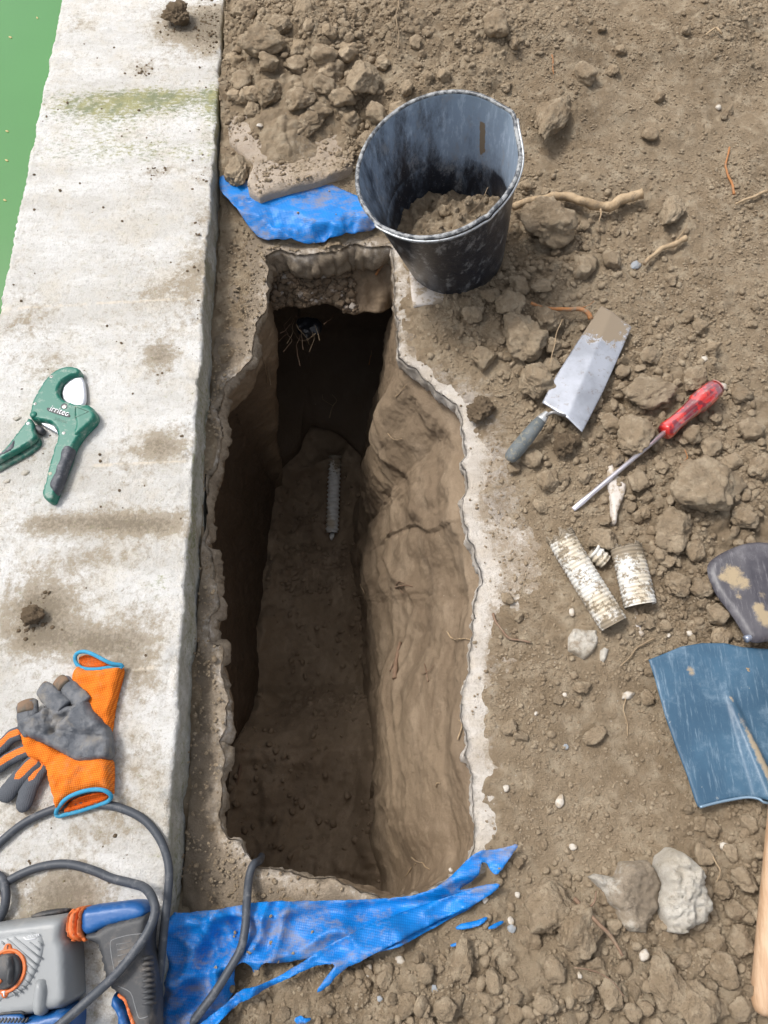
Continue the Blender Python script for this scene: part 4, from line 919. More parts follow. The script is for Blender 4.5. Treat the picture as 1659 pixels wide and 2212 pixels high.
def surf(name, rows, mat, parent, attrs):
    n = len(rows); m = len(rows[0]); V = np.vstack(rows); F = []
    i = np.arange(n*m).reshape(n, m); j = np.roll(i, -1, 1)
    F = np.stack([i[:-1].ravel(), j[:-1].ravel(), j[1:].ravel(), i[1:].ravel()], 1)
    return link(name, fast_mesh(name, V, F, attrs), mat, parent)
th = np.linspace(0, 2*math.pi, 160, endpoint=False)
bk = thing('bucket', 'black plastic builder bucket with grey smears, holding soil, above the trench', 'bucket', Bb)
rows = []; film = []; mud = []
def addrow(q, f): rows.append(q); film.append(np.full(160, f)); mud.append(np.zeros(160))
addrow(np.repeat(Bb[None], 160, 0)+.001*np.cos(th)[:, None], 0.)
for r_ in (.5, .95): addrow(Bb+np.cos(th)[:, None]*BN*.106*r_+np.sin(th)[:, None]*BM*.106*r_*1.03, 0.)
for t in np.linspace(.005, 1, 34): addrow(bpoint(t, th), 0.)
for t in np.linspace(1, .03, 60):
    f = float(np.interp(t, [0, .40, .55, 1], [.38, .30, .75, .95])); addrow(bpoint(t, th, -.0025), f)
    am = (bang(1008, 292)); 
    dth = np.abs((th-am+math.pi) % (2*math.pi)-math.pi)
    mud[-1] = np.clip(1.6-np.maximum(dth/.045, abs(t-.70)/.13)*1.2+.3*n2(th*30, t*30+0*th, 4), 0, 1)
    film[-1] = film[-1]+.25*np.cos(th-bang(1120, 380))*(t > .5)
addrow(np.repeat((Bb+Ax*.006)[None], 160, 0)+.001*np.cos(th)[:, None], 0.)
surf('body', rows, BUCK, bk, {'film': np.concatenate(film), 'mud': np.concatenate(mud)})
rows = []
for a in np.linspace(0, 2*math.pi, 9): rows.append(bpoint(1., th, .0012+.0042*math.cos(a), .0034*math.sin(a)))
surf('rim', rows, simple('bucket_rim', (.055, .06, .068), .35, dirt=(.42, .43, .43), dscale=70, dlo=.42, dhi=.6, damt=.75), bk, {})
rows = []
for a in np.linspace(0, 2*math.pi, 7): rows.append(bpoint(.93, th, .001+.0022*math.cos(a), .0022*math.sin(a)))
surf('rib', rows, MATS['bucket_rim'], bk, {})
# lifted lip of the rim round the front
t0, t1_ = bang(795, 455), bang(1115, 300)
if t1_ < t0: t1_ += 2*math.pi
aa = np.linspace(t0, t1_, 60); lip = bpoint(1., aa, .0065, .001)-Ax*(.007*np.sin(np.linspace(0, math.pi, 60)))[:, None]
tube('wire_bail', lip, .0022, simple('galvanised_wire', (.50, .53, .56), .35, metal=.6, dirt=(.35, .33, .30), dscale=100), bk, seg=8)
# soil inside
qx, qy = np.meshgrid(np.linspace(-1, 1, 110), np.linspace(-1, 1, 110)); rr = np.hypot(qx, qy); msk = rr <= 1.01
Rs = .1195; hb = .098+.030*fbm2(qx*1.6, qy*1.6, 3, 140)-.035*qy+.012*np.clip(1-worley(qx*7, qy*7, 141)[0]*1.2, 0, 1)+.004*fbm2(qx*14, qy*14, 3, 142)
hb = hb+.02*np.exp(-((qx+.1)**2+(qy+.25)**2)/.3)
V = Bb+Ax*(hb.ravel())[:, None]+BN*(qx.ravel()*Rs)[:, None]+BM*(qy.ravel()*Rs)[:, None]
i = np.arange(110*110).reshape(110, 110); F = np.stack([i[:-1, :-1].ravel(), i[:-1, 1:].ravel(), i[1:, 1:].ravel(), i[1:, :-1].ravel()], 1); F = F[(rr.ravel()[F] < .985).all(1)]
o = link('soil_heap', fast_mesh('soil_heap', V, F), SOIL, None, Bb+Ax*.03); tag(o, 'heap of crumbly brown soil lying inside the black bucket', 'soil heap')
SV = V
def insoil(a, b): # disc coords -> point on the soil
    ia = int((a+1)/2*109); ib = int((b+1)/2*109); return SV[ib*110+ia]
for k in range(34):
    a = rng.uniform(0, 6.28); r_ = math.sqrt(rng.uniform(0, .62)); q = insoil(r_*math.cos(a), r_*math.sin(a)); s = .004+.008*rng.uniform()**2
    if k == 0: q = insoil(-.05, .28); s = .017
    o = bpy.data.objects.new('soil_clod', LIBM[k % 16]); COL.objects.link(o); o.scale = (s/.012, s/.012*rng.uniform(.7, 1.1), s/.012*.8); o.rotation_euler = rng.uniform(0, 3, 3); o.location = q+Ax*s*.3
    if k == 0: tag(o, 'largest clod on the soil inside the bucket', 'soil clod')
    else: tag(o, 'small soil clod on the heap inside the bucket', 'soil clod', 'clods inside the bucket')
print('clods', NCL)

# ------------------------------------------------------------------ roots
def root_mat(name, a, b_): return simple(name, a, .75, col2=b_, c2s=60, dirt=(.24, .185, .125), dscale=70, dlo=.52, dhi=.62, damt=.8, bump=.5, bscale=260, bdist=.0015)
RP = root_mat('pale_root', (.42, .31, .19), (.33, .23, .13)); RO = root_mat('orange_root', (.38, .16, .05), (.30, .14, .06)); RB = root_mat('brown_root', (.17, .105, .065), (.22, .14, .09)); RT = root_mat('tan_root', (.27, .20, .12), (.2, .14, .085))
def wander(pts, amp, seed):
    p = spline(pts, .005); n = len(p); e = np.minimum(np.arange(n), np.arange(n)[::-1])/max(1, n)*4; e = np.clip(e, 0, 1)
    for k in range(2): p[:, k] += amp*e*n2(np.arange(n)*.16, np.zeros(n)+seed*1.7, seed+k)
    return p
def root(pts, r0, r1, mat, label, cat='root', lift=.006, amp=.004, zf=None, group=None, branch=None, name='root'):
    q = [G(a, b, lift) if zf is None else zf(a, b) for a, b in pts]; seed = int(pts[0][0]+pts[0][1])
    p = wander(q, amp, seed); n = len(p); r = np.linspace(r0, r1, n)*(1+.22*n2(np.arange(n)*.3, np.zeros(n)+seed, 3))
    V, F = tube_mesh(p, np.maximum(r, .0004), 8, True); V = list(map(tuple, V)); Fs = list(F)
    for bp, ra, rb in (branch or []):
        q2 = [G(a, b, lift) if zf is None else zf(a, b) for a, b in bp]; p2 = wander(q2, amp*.6, seed+7); V2, F2 = tube_mesh(p2, np.linspace(ra, rb, len(p2)), 6, True)
        k = len(V); V += list(map(tuple, V2)); Fs += [tuple(i+k for i in f) for f in F2]
    o = link(name, py_mesh(name, np.array(V), Fs), mat, None, p.mean(0)); tag(o, label, cat, group); return o
root([(1108, 448), (1135, 436), (1170, 430), (1205, 424), (1235, 427), (1262, 436), (1300, 446), (1322, 446), (1342, 432), (1388, 418)], .0075, .0115, RP, 'thick pale branch root lying right of the bucket rim', lift=.026, branch=[([(1297, 446), (1298, 462), (1293, 480)], .003, .0008)])
root([(1392, 570), (1405, 555), (1425, 542), (1450, 528), (1482, 514)], .004, .0065, RP, 'tan root stub lying by the grey round pebble', lift=.014, branch=[([(1455, 528), (1470, 510), (1485, 485)], .0015, .0006)])
root([(1147, 654), (1165, 662), (1190, 668), (1215, 667), (1245, 668), (1268, 674), (1277, 690)], .003, .0052, RO, 'bright orange root above the trowel tip', lift=.03, branch=[([(1250, 668), (1270, 660), (1284, 650)], .0012, .0005)])
root([(1576, 318), (1570, 345), (1572, 375), (1580, 395), (1586, 420)], .002, .003, RO, 'thin orange root lying by itself on the right slope')
root([(1215, 690), (1205, 720), (1195, 745), (1192, 770), (1186, 785)], .0012, .0008, RP, 'thin pale root thread between clods left of the trowel blade', lift=.03)
root([(1500, 170), (1480, 200), (1478, 225)], .001, .0008, RT, 'fine root thread on the upper right slope') if False else None
root([(862, 0), (858, 40), (862, 70), (860, 108)], .0018, .001, RT, 'thin upright root in the soil above the bucket near the top edge', lift=.01)
root([(1192, 118), (1195, 135), (1194, 150), (1196, 160)], .0015, .0008, RO, 'short curled orange root thread above the long clod', lift=.01)
root([(1065, 1325), (1072, 1345), (1085, 1362), (1105, 1378), (1148, 1388)], .0028, .0018, RB, 'dark brown root on the dusty slab right of the trench', lift=.006)
root([(1340, 1440), (1362, 1415), (1392, 1390), (1415, 1378)], .0012, .0018, RT, 'thin straight twig below the pipe pieces', 'twig', lift=.008)
root([(1240, 1940), (1262, 1962), (1295, 1998), (1325, 2030), (1345, 2065)], .0035, .0025, RB, 'dark forked root wedged between the pale concrete lumps', lift=.03, branch=[([(1268, 1965), (1285, 1950), (1288, 1925)], .002, .001), ([(1240, 2090), (1290, 2100), (1330, 2130), (1350, 2155)], .0012, .0008)])
root([(1540, 1850), (1555, 1880), (1548, 1905)], .001, .0007, RP, 'fine pale root by the wooden handle', lift=.02)
root([(1352, 1500), (1348, 1530), (1354, 1560), (1356, 1590)], .0009, .0006, RP, 'fine pale root thread left of the blue spade', lift=.006)
root([(1590, 440), (1625, 425), (1659, 412)], .0025, .0035, RP, 'tan root stub at the right edge of the slope', lift=.012)
root([(1525, 75), (1545, 60), (1560, 72)], .002, .003, RP, 'short bent whitish root high on the right slope', lift=.012)
root([(1470, 1005), (1482, 985), (1478, 970)], .0012, .0008, RO, 'small orange root curl right of the screwdriver', lift=.02)
# in the trench: nearest wall point seen at a photo point
_pt = np.vstack([RG[::2, ::2].reshape(-1, 3), np.c_[X.ravel()*0, X.ravel()*0, X.ravel()*0][:0]]); _px, _py = proj(_pt[:, 0], _pt[:, 1], _pt[:, 2]); _dd = _pt[:, 1]*sT-(_pt[:, 2]-CAMH)*cT
def Wl(px, py, off=.004):
    m = np.hypot(_px-px, _py-py) < 9
    if not m.any(): return Fl(px, py)
    i = np.where(m)[0][np.argmin(_dd[m])]; p = _pt[i]; d = np.array((0, 0, CAMH))-p; return p+d/np.linalg.norm(d)*off*1.4
trench_roots = [([(845, 1462), (852, 1420), (858, 1385)], .006, .004, RB, 'thick broken brown root in the clay wall low on the right side of the trench', [([(838, 1450), (846, 1425)], .002, .001)]),
 ([(845, 1270), (862, 1262), (886, 1262)], .0022, .0012, RB, 'forked brown root tuft halfway down the right trench wall', [([(852, 1268), (862, 1278), (870, 1270)], .0012, .0006), ([(848, 1268), (858, 1255), (872, 1258)], .0012, .0006)]),
 ([(962, 1355), (975, 1372), (995, 1378), (1018, 1380)], .0014, .001, RP, 'pale root thread near the right lip of the trench', None),
 ([(920, 1465), (915, 1440), (908, 1432)], .0022, .0008, RB, 'small frayed root tuft below the pale thread on the right wall', [([(918, 1450), (928, 1438), (930, 1428)], .001, .0005), ([(916, 1446), (905, 1450)], .001, .0005)]),
 ([(985, 1590), (995, 1560), (990, 1550)], .0016, .0008, RP, 'tiny pale root at the right trench lip', None),
 ([(720, 1520), (740, 1530), (765, 1545), (780, 1560)], .0014, .0008, RP, 'pale root thread across the step of the trench floor', None),
 ([(708, 905), (712, 880), (722, 860), (715, 845)], .002, .0012, RT, 'brown root on the far trench wall above the pipe', [([(712, 880), (700, 870), (695, 850)], .001, .0006)]),
 ([(770, 1262), (778, 1278), (780, 1298)], .0012, .0008, RP, 'thin pale root low beside the floor near the pipe end', None),
 ([(738, 1290), (755, 1292), (780, 1290)], .0014, .0009, RP, 'pale curved root lying across the floor below the pipe', None),
 ([(830, 935), (845, 950), (860, 945)], .001, .0006, RP, 'fine root hair on the upper right clay wall', None),
 ([(848, 860), (860, 850), (872, 838)], .0012, .0006, RP, 'fine root hair just below the broken right corner', None),
 ([(500, 1790), (505, 1740), (512, 1690), (520, 1650)], .006, .004, RB, 'long dark root standing against the left wall of the trench', [([(520, 1650), (522, 1600), (518, 1560)], .0018, .001)]),
 ([(585, 830), (578, 790), (572, 765)], .0014, .0008, RT, 'thin root dangling in the upper left corner of the trench', None),
 ([(880, 1855), (905, 1858), (925, 1870)], .0014, .0009, RP, 'pale forked root near the tarp at the near end of the trench', [([(868, 1890), (880, 1875), (890, 1868)], .001, .0006)]),
 ([(935, 1700), (938, 1690), (945, 1692)], .0012, .0006, RP, 'tiny root stub on the lower right clay wall', None),
 ([(800, 795), (806, 775), (810, 760)], .0015, .0009, RO, 'reddish root stub below the gravel ledge on the right', None),
 ([(815, 597), (828, 580), (838, 565)], .003, .002, RO, 'reddish brown splinter at the right of the gravel ledge', None),
 ([(830, 1160), (836, 1150), (842, 1158)], .0012, .0006, RB, 'tiny brown root stub on the right wall beside the pipe', None)]
for pts, a, b_, m_, lab, br in trench_roots:
    root(pts, a, b_, m_, lab, zf=Wl, amp=.003, branch=br)
# hair roots and black film hanging at the far end
FILM = simple('black_film', (.012, .013, .016), .3, bump=.4, bscale=80, bdist=.003)
far = P(660, 690, -.19); o = puff('plastic_film', [(638, 690), (650, 684), (690, 686), (697, 700), (690, 722), (672, 716), (662, 740), (655, 720), (642, 718)], -.225, .012, FILM, r=.01, lo=.3, ds=.004, noise=.006, nsc=60); tag(o, 'crumpled black plastic film at the far end under the slab', 'plastic film')
for k, pl in enumerate([[(605, 720), (625, 705), (640, 680)], [(620, 742), (632, 715), (636, 690)], [(655, 755), (650, 720), (640, 680)], [(690, 735), (682, 705), (672, 680)], [(585, 770), (600, 740), (622, 720)], [(640, 700), (660, 730), (668, 745)], [(700, 700), (712, 690), (722, 675)], [(585, 832), (579, 790), (590, 760), (575, 740)], [(648, 790), (640, 750), (650, 715), (645, 685)], [(668, 760), (678, 730), (665, 700), (668, 680)], [(612, 760), (628, 735), (615, 705), (630, 682)], [(682, 720), (660, 735), (640, 728), (625, 700)]]):
    q = [P(a, b, -.19-.02*i) for i, (a, b) in enumerate(pl)]; p = wander(q, .004, k+30); V, F = tube_mesh(p, np.linspace(.0011, .0006, len(p)), 6)
    o = link('root', py_mesh('root', V, F), [RB, RT][k % 2], None, p.mean(0)); tag(o, 'thin root dangling from under the gravel ledge at the far end', 'root', 'roots hanging at the far end of the trench')
q = insoil(.35, .1)+Ax*.004; p = wander([q, q+Ax*.02+BN*.02, q+Ax*.035+BN*.045+BM*.03], .003, 3); V2, F = tube_mesh(p, np.linspace(.001, .0007, len(p)), 6)
o = link('root', py_mesh('root', V2, F), RT, None, p.mean(0)); tag(o, 'thin root poking out of the soil inside the bucket', 'root')
# leaves on the water
LEAF = simple('dry_leaf', (.46, .38, .16), .6, bump=.4)
for a, b, lab in [(22, 80, 'pale tiny leaf floating on the green water, upper of the two near the top'), (15, 283, 'round pale speck of leaf floating in the middle of the green water'), (14, 346, 'slim yellow leaf floating below the round speck'), (10, 432, 'yellow brown leaf floating lowest on the green water'), (80, 38, 'tiny leaf floating near the pool edge at the top')]:
    s = 5 if a != 80 else 3; o = puff('floating_leaf', [(a-s, b-1), (a, b-3), (a+s, b+1), (a+1, b+3)], -.0895, .0012, LEAF, r=.002, ds=.002); tag(o, lab, 'leaf')

# ------------------------------------------------------------------ pipe cutter
def basis(px0, py0, px1, py1, z):
    a, b = P(px0, py0, z), P(px1, py1, z); d = (b-a)[:2]; return a, math.atan2(d[1], d[0]), float(np.linalg.norm(d))
def text_on(name, txt, p0, p1, z, mat, parent, th_=.0004, hscale=1., sy=1.):
    a, ang, L = basis(*p0, *p1, z)
    cu = bpy.data.curves.new('t', 'FONT'); cu.body = txt; cu.size = 1; cu.extrude = 0; cu.resolution_u = 3
    ob = bpy.data.objects.new('t', cu); me = bpy.data.meshes.new_from_object(ob); bpy.data.objects.remove(ob); bpy.data.curves.remove(cu)
    n = len(me.vertices); co = np.empty(n*3, np.float32); me.vertices.foreach_get('co', co); co = co.reshape(-1, 3)
    s = L/(co[:, 0].max()-co[:, 0].min()); x = (co[:, 0]-co[:, 0].min())*s; y = co[:, 1]*s*sy
    bm = bmesh.new(); bm.from_mesh(me)
    bm.verts.ensure_lookup_table()
    for i, v in enumerate(bm.verts): v.co = (a[0]+x[i]*math.cos(ang)-y[i]*math.sin(ang), a[1]+x[i]*math.sin(ang)+y[i]*math.cos(ang), z)
    r = bmesh.ops.extrude_face_region(bm, geom=bm.faces[:]); bmesh.ops.translate(bm, verts=[g for g in r['geom'] if isinstance(g, bmesh.types.BMVert)], vec=(0, 0, th_))
    bm.normal_update(); bm.to_mesh(me); bm.free(); me.name = name
    return link(name, me, mat, parent)
def disc(name, px, py, r, z, h, mat, parent, r2=None, slot=False):
    c = P(px, py, z); o = lathe_on(name, c, c+np.array((0, 0, h)), [(-1., r), (.6, r), (1, r*.8), (1, 0.00001)], mat, parent, 20)
    return o
GREEN = simple('green_plastic', (.006, .135, .092), .42, dirt=(.30, .36, .31), dscale=55, dlo=.50, dhi=.70, damt=.75, bump=.15)
GREEND = simple('green_plastic_dusty', (.012, .11, .08), .5, dirt=(.30, .33, .27), dscale=60, dlo=.42, dhi=.66, damt=.7)
GRIP = simple('grey_rubber', (.05, .055, .068), .6, dirt=(.25, .25, .26), dscale=80, dlo=.48, dhi=.72, damt=.75, bump=.4, bscale=400)
STEEL = simple('blade_steel', (.62, .64, .68), .38, metal=.55, dirt=(.40, .40, .40), dscale=60, dlo=.5, dhi=.7, damt=.5)
SCREW = simple('screw_steel', (.42, .41, .39), .4, metal=.6, dirt=(.2, .17, .13), dscale=300)
DARKP = simple('dark_plastic', (.035, .037, .042), .5, dirt=(.2, .19, .17), dscale=90, dlo=.5, dhi=.7, damt=.6)
WHITEP = simple('white_print', (.72, .73, .74), .6)
z0 = COPZ+.002
ct = thing('pipe_cutter', 'green ratchet pipe cutter with open jaw and grey grips, on the pool edge', 'pipe cutter', P(80, 900, COPZ))
ct['_w'] = [float(v) for v in ct.location]
HEAD = [(430, 870), (450, 750), (480, 640), (560, 500), (650, 350), (780, 230), (900, 170), (1000, 155), (1130, 170), (1165, 205), (1165, 275), (1080, 285), (980, 325), (900, 390), (860, 465), (850, 540), (880, 600), (940, 660), (1070, 690), (1085, 705), (1280, 705), (1360, 760), (1405, 840), (1395, 920), (1310, 1010), (1200, 1120), (1110, 1250), (1060, 1340), (1000, 1540), (930, 1700), (870, 1850), (800, 2030), (765, 2115), (700, 2112), (605, 2040), (620, 1950), (660, 1800), (700, 1650), (740, 1500), (780, 1350), (820, 1250), (835, 1150), (830, 1080), (780, 1000), (700, 960), (540, 935), (480, 930), (435, 900)]
puff('body', zz(ZC, HEAD), z0, .021, GREEN, ct, r=.004, lo=.55, ds=.0028, round_it=1, plane=z0+.018)
puff('shoulder', zz(ZC, [(1085, 720), (1270, 715), (1350, 765), (1395, 850), (1385, 915), (1290, 1010), (1180, 1110), (1090, 1180), (1050, 1130), (1100, 1010), (1075, 900), (1065, 800)]), z0+.012, .0125, GREEN, ct, r=.006, lo=.3, ds=.0028, plane=z0+.022)
puff('blade', zz(ZC, [(930, 670), (890, 560), (905, 450), (990, 350), (1080, 290), (1165, 278), (1212, 340), (1242, 480), (1244, 720), (1085, 730)]), z0+.004, .006, STEEL, ct, r=.001, lo=.6, ds=.003, plane=z0+.01)
puff('grip', zz(ZC, [(870, 1400), (920, 1310), (1000, 1285), (1075, 1330), (1040, 1450), (975, 1600), (915, 1790), (850, 1950), (795, 2015), (740, 1960), (697, 1880), (740, 1780), (790, 1700), (805, 1600), (850, 1540), (868, 1470)]), z0+.006, .0185, GRIP, ct, r=.008, lo=.35, ds=.003, plane=z0+.02)
sawp = [(600, 950), (700, 965), (790, 1020), (835, 1090), (838, 1128)]
tooth = []
for k in range(10):
    f = k/9; u = 830-f*215; v = 1132-f*120; tooth += [(u, v), (u-17, v-28)]
puff('ratchet_rack', zz(ZC, sawp+tooth), z0+.003, .006, STEEL, ct, r=.0006, lo=.8, ds=.0016, round_it=0, plane=z0+.009)
puff('pawl', zz(ZC, [(495, 1030), (530, 1000), (600, 1020), (655, 1070), (640, 1120), (590, 1145), (530, 1110), (500, 1080)]), z0+.002, .012, DARKP, ct, r=.003, lo=.5, ds=.003)
hn = puff('lever', zz(ZC, [(425, 890), (470, 940), (492, 1010), (495, 1080), (535, 1160), (490, 1222), (400, 1285), (250, 1375), (100, 1455), (-80, 1560), (-120, 1480), (0, 1400), (100, 1320), (200, 1170), (300, 1050), (370, 955)]), z0+.009, .012, GREEN, ct, r=.003, lo=.5, ds=.0028, plane=z0+.02)
puff('lower_flange', zz(ZC, [(535, 1125), (605, 1245), (560, 1325), (430, 1425), (280, 1505), (100, 1600), (-80, 1700), (-100, 1600), (200, 1430), (400, 1280)]), z0, .006, GREEND, ct, r=.002, lo=.5, ds=.003, plane=z0+.006)
puff('lever_grip', zz(ZC, [(205, 1190), (228, 1260), (205, 1345), (140, 1400), (60, 1430), (-60, 1490), (-100, 1470), (20, 1395), (110, 1320), (165, 1250)]), z0+.014, .0085, GRIP, ct, r=.003, lo=.4, ds=.003, plane=z0+.022)
puff('label_plate', zz(ZC, [(672, 755), (720, 748), (860, 790), (990, 835), (1028, 868), (1022, 895), (985, 900), (850, 862), (720, 818), (675, 790)]), z0+.0195, .0022, DARKP, ct, r=.0008, lo=.6, ds=.002, plane=z0+.0215)
text_on('label_text', 'irritec', ZC(715, 800), ZC(975, 880), z0+.0218, WHITEP, ct, sy=1.15)
disc('label_dot', *ZC(985, 860), .0013, z0+.0218, .0004, WHITEP, ct)
text_on('size_text', '34mm', ZC(775, 935), ZC(955, 985), z0+.0209, GREEND, ct)
for u, v, r in ((743, 308, .0034), (510, 700, .0030), (925, 1125, .0033)):
    s = disc('screw', *ZC(u, v), r, z0+.0208, .0006, SCREW, ct); c = P(*ZC(u, v), z0+.0216)
    lathe_on('screw_recess', c-np.array((0, 0, .0003)), c+np.array((0, 0, .0001)), [(0, r*.45), (1, r*.45), (1, 1e-5)], DARKP, s, 4, org=None)
s = disc('screw_seat', *ZC(930, 735), .0062, z0+.0206, .0006, DARKP, ct); disc('screw', *ZC(938, 745), .0048, z0+.0212, .0012, SCREW, ct)
disc('rivet', *ZC(408, 988), .0032, z0+.0205, .0012, WHITEP, ct); disc('rivet', *ZC(730, 1715), .0034, z0+.0205, .0008, simple('rivet_dusty', (.40, .37, .28), .6), ct)
disc('pivot', *ZC(492, 865), .0066, z0+.019, .0045, GREEN, ct)
tri = [ZC(1090, 740), ZC(1285, 815), ZC(1085, 905)]
tp_ = [P(a, b, z0+.0246) for a, b in tri]; tube('triangle_mark', tp_+[tp_[0]], .0007, GREEND, ct, 6)

# ------------------------------------------------------------------ gloves
def knit_mat(name, col, dark, coat=None):
    b = NB(name)
    wv = []
    for d_, rz in (('X', .15), ('Y', .15)):
        n = b.t.nodes.new('ShaderNodeTexWave'); n.bands_direction = d_; n.inputs['Scale'].default_value = 120; b.t.links.new(b.mapping((1, 1, 1), (0, 0, rz)), n.inputs[0]); wv.append(n.outputs[1])
    m = b.math('MULTIPLY', wv[0], wv[1]); c = b.mix(b.ramp(m, .0, .45), dark, col)
    c = b.mix(b.ramp(b.noise(28, 7, .8), .50, .72, 0, .55), c, (.40, .22, .10))
    rg = .85
    if coat:
        mm = b.ramp(b.math('ADD', b.attr('coat'), b.math('MULTIPLY', b.math('SUBTRACT', b.noise(50, 6, .7), .5), .7)), .45, .53)
        c = b.mix(mm, c, coat)
    return b.out(c, rg, b.bump(m, .5, .001, b.bump(b.noise(30, 5), .4, .004)), spec=.2)
ORG = knit_mat('orange_knit', (.90, .25, .025), (.55, .11, .008)); 
COATC = (.085, .092, .105)
ORGC = knit_mat('orange_knit_coated', (.80, .24, .05), (.5, .11, .015), COATC)
INN = knit_mat('glove_lining', (.72, .13, .012), (.45, .07, .005))
COAT = simple('grey_latex', (.075, .083, .097), .6, col2=(.15, .155, .165), c2s=40, dirt=(.24, .215, .18), dscale=34, dlo=.50, dhi=.70, damt=.7, bump=.9, bscale=170, bdist=.003)
COATB = simple('worn_latex', (.19, .12, .075), .8, col2=(.10, .085, .065), c2s=50, bump=.8, bscale=180, bdist=.002)
HEM = simple('blue_hem', (.03, .26, .44), .8, bump=.6, bscale=300, bdist=.001, dirt=(.2, .42, .5), dscale=90, dlo=.5, dhi=.7, damt=.5)
def wr(f, a, s): return lambda x, y, d: a*fbm2(x*f, y*f, 3, s)*np.clip(d/.006, 0, 1)
def finger(parent, pts, r, z, coat_from=.45, under=True, flat=.62, mat=None, name='finger'):
    q = [P(*ZG(u, v), z+dz) for u, v, dz in pts]; p = spline(q, .003); n = len(p); rad = np.full(n, r*.18597/1600*1.22)
    t = np.linspace(0, 1, n); rad = rad*np.interp(t, [0, .85, .93, .98, 1], [1, 1, .86, .55, .2])*(1+.07*n2(np.arange(n)*.3, np.zeros(n), int(r)))
    V, F = tube_mesh(p, rad, 18, True, flat); tv = np.r_[np.repeat(t, 18), 0, 1]; up_ = np.r_[np.tile(np.sin(np.arange(18)*2*np.pi/18), n), 0, 0]
    coat = np.where(tv > coat_from, 1., 0.)*.9+.5*sstep(.1, -.4, up_)*0+(np.tile(np.r_[np.cos(np.arange(18)*2*np.pi/18)], n) if False else 0)
    sd_ = np.r_[np.tile(np.cos(np.arange(18)*2*np.pi/18), n), 0, 0]
    coat = np.clip(sstep(coat_from-.25, coat_from+.1, tv)+sstep(.15, .7, np.abs(sd_-.15))*.9-.0, 0, 1)
    V = V+.0012*np.c_[n3(V[:, 0]*90, V[:, 1]*90, V[:, 2]*90, 1), n3(V[:, 0]*90, V[:, 1]*90, V[:, 2]*90, 2), n3(V[:, 0]*90, V[:, 1]*90, V[:, 2]*90, 3)]
    return link(name, py_mesh(name, V, F, {'coat': coat}), mat or ORGC, parent)
zg = COPZ+.002
ga = thing('work_glove', 'orange knit work glove lying palm down, its cuff sticking out at the top', 'work glove', P(100, 1600, COPZ)); ga['_w'] = [float(v) for v in ga.location]
gb = thing('work_glove', 'upper work glove with grey coated palm up and torn fingertips, cuff open towards the cord', 'work glove', P(120, 1620, COPZ+.012)); gb['_w'] = [float(v) for v in gb.location]
puff('cuff', zz(ZG, [(880, 330), (1000, 400), (1300, 370), (1425, 350), (1408, 480), (1345, 700), (1305, 900), (1280, 1130), (1200, 1250), (1000, 1150), (900, 900), (860, 640), (815, 505)]), zg, .022, ORG, ga, r=.010, lo=.25, ds=.0035, zfun=wr(45, .004, 3), plane=zg+.014)
finger(ga, [(520, 1480, .004), (420, 1620, .002), (330, 1800, .002), (240, 2060, 0)], 92, zg+.008, .5)
finger(ga, [(460, 1440, .006), (330, 1560, .004), (160, 1740, .002), (10, 1930, 0)], 100, zg+.008, .62)
finger(ga, [(340, 1330, .008), (180, 1400, .004), (20, 1500, .002), (-180, 1640, 0)], 82, zg+.008, .9)
finger(ga, [(260, 1130, .008), (140, 1180, .004), (20, 1290, .002), (-160, 1440, 0)], 78, zg+.006, .9)
puff('back', zz(ZG, [(240, 1100), (600, 1000), (1200, 900), (1270, 1300), (900, 1480), (520, 1530), (300, 1400)]), zg, .016, ORG, ga, r=.01, lo=.3, ds=.005, plane=zg+.01)
def hem(parent, pts, z, dz, r=.0032):
    q = chaikin(np.array([P(*ZG(u, v), z+k) for u, v, k in pts]), 2); q = resample(q, .003); q = np.vstack([q, q[:1]])
    tube('hem', q, r, HEM, parent, 10)
H = lambda L, dz: [(u, v, k) for u, v, k in L]
hem(ga, [(868, 250, .014), (900, 205, .018), (980, 188, .022), (1080, 222, .024), (1200, 288, .024), (1300, 338, .020), (1410, 345, .014), (1430, 365, .012), (1380, 388, .012), (1290, 372, .014), (1150, 400, .016), (1000, 402, .014), (920, 372, .010), (878, 320, .010)], zg, 0)
puff('lining', zz(ZG, [(890, 250), (980, 205), (1080, 238), (1200, 300), (1290, 350), (1150, 385), (1000, 388), (930, 360), (890, 310)]), zg, .012, INN, ga, r=.004, lo=.2, ds=.003, zfun=lambda x, y, d: -.006*np.clip(d/.008, 0, 1)+.001*np.sin(x*900), plane=zg+.012)
# glove B
puff('cuff', zz(ZG, [(205, 1100), (330, 1150), (500, 1230), (700, 1350), (1000, 1430), (1285, 1400), (1300, 1600), (1288, 1800), (1295, 1860), (1200, 1800), (1050, 1800), (900, 1838), (780, 1895), (700, 1985), (640, 2060), (600, 1900), (550, 1700), (508, 1500), (400, 1455), (320, 1440), (280, 1350), (240, 1240)]), zg+.006, .026, ORG, gb, r=.011, lo=.25, ds=.0035, zfun=wr(40, .005, 7), plane=zg+.022)
hem(gb, [(655, 2100, .008), (648, 2050, .012), (700, 1970, .022), (780, 1890, .028), (900, 1835, .032), (1050, 1795, .034), (1200, 1795, .032), (1288, 1850, .026), (1292, 1900, .018), (1240, 1945, .010), (1100, 1990, .007), (900, 2055, .006), (760, 2085, .006), (690, 2108, .006)], zg, 0)
puff('lining', zz(ZG, [(690, 2075), (720, 2000), (800, 1910), (920, 1862), (1060, 1825), (1190, 1822), (1255, 1860), (1240, 1915), (1100, 1965), (900, 2030), (770, 2062)]), zg, .018, INN, gb, r=.006, lo=.2, ds=.003, zfun=lambda x, y, d: -.010*np.clip(d/.010, 0, 1)+.001*np.sin(x*900), plane=zg+.018)
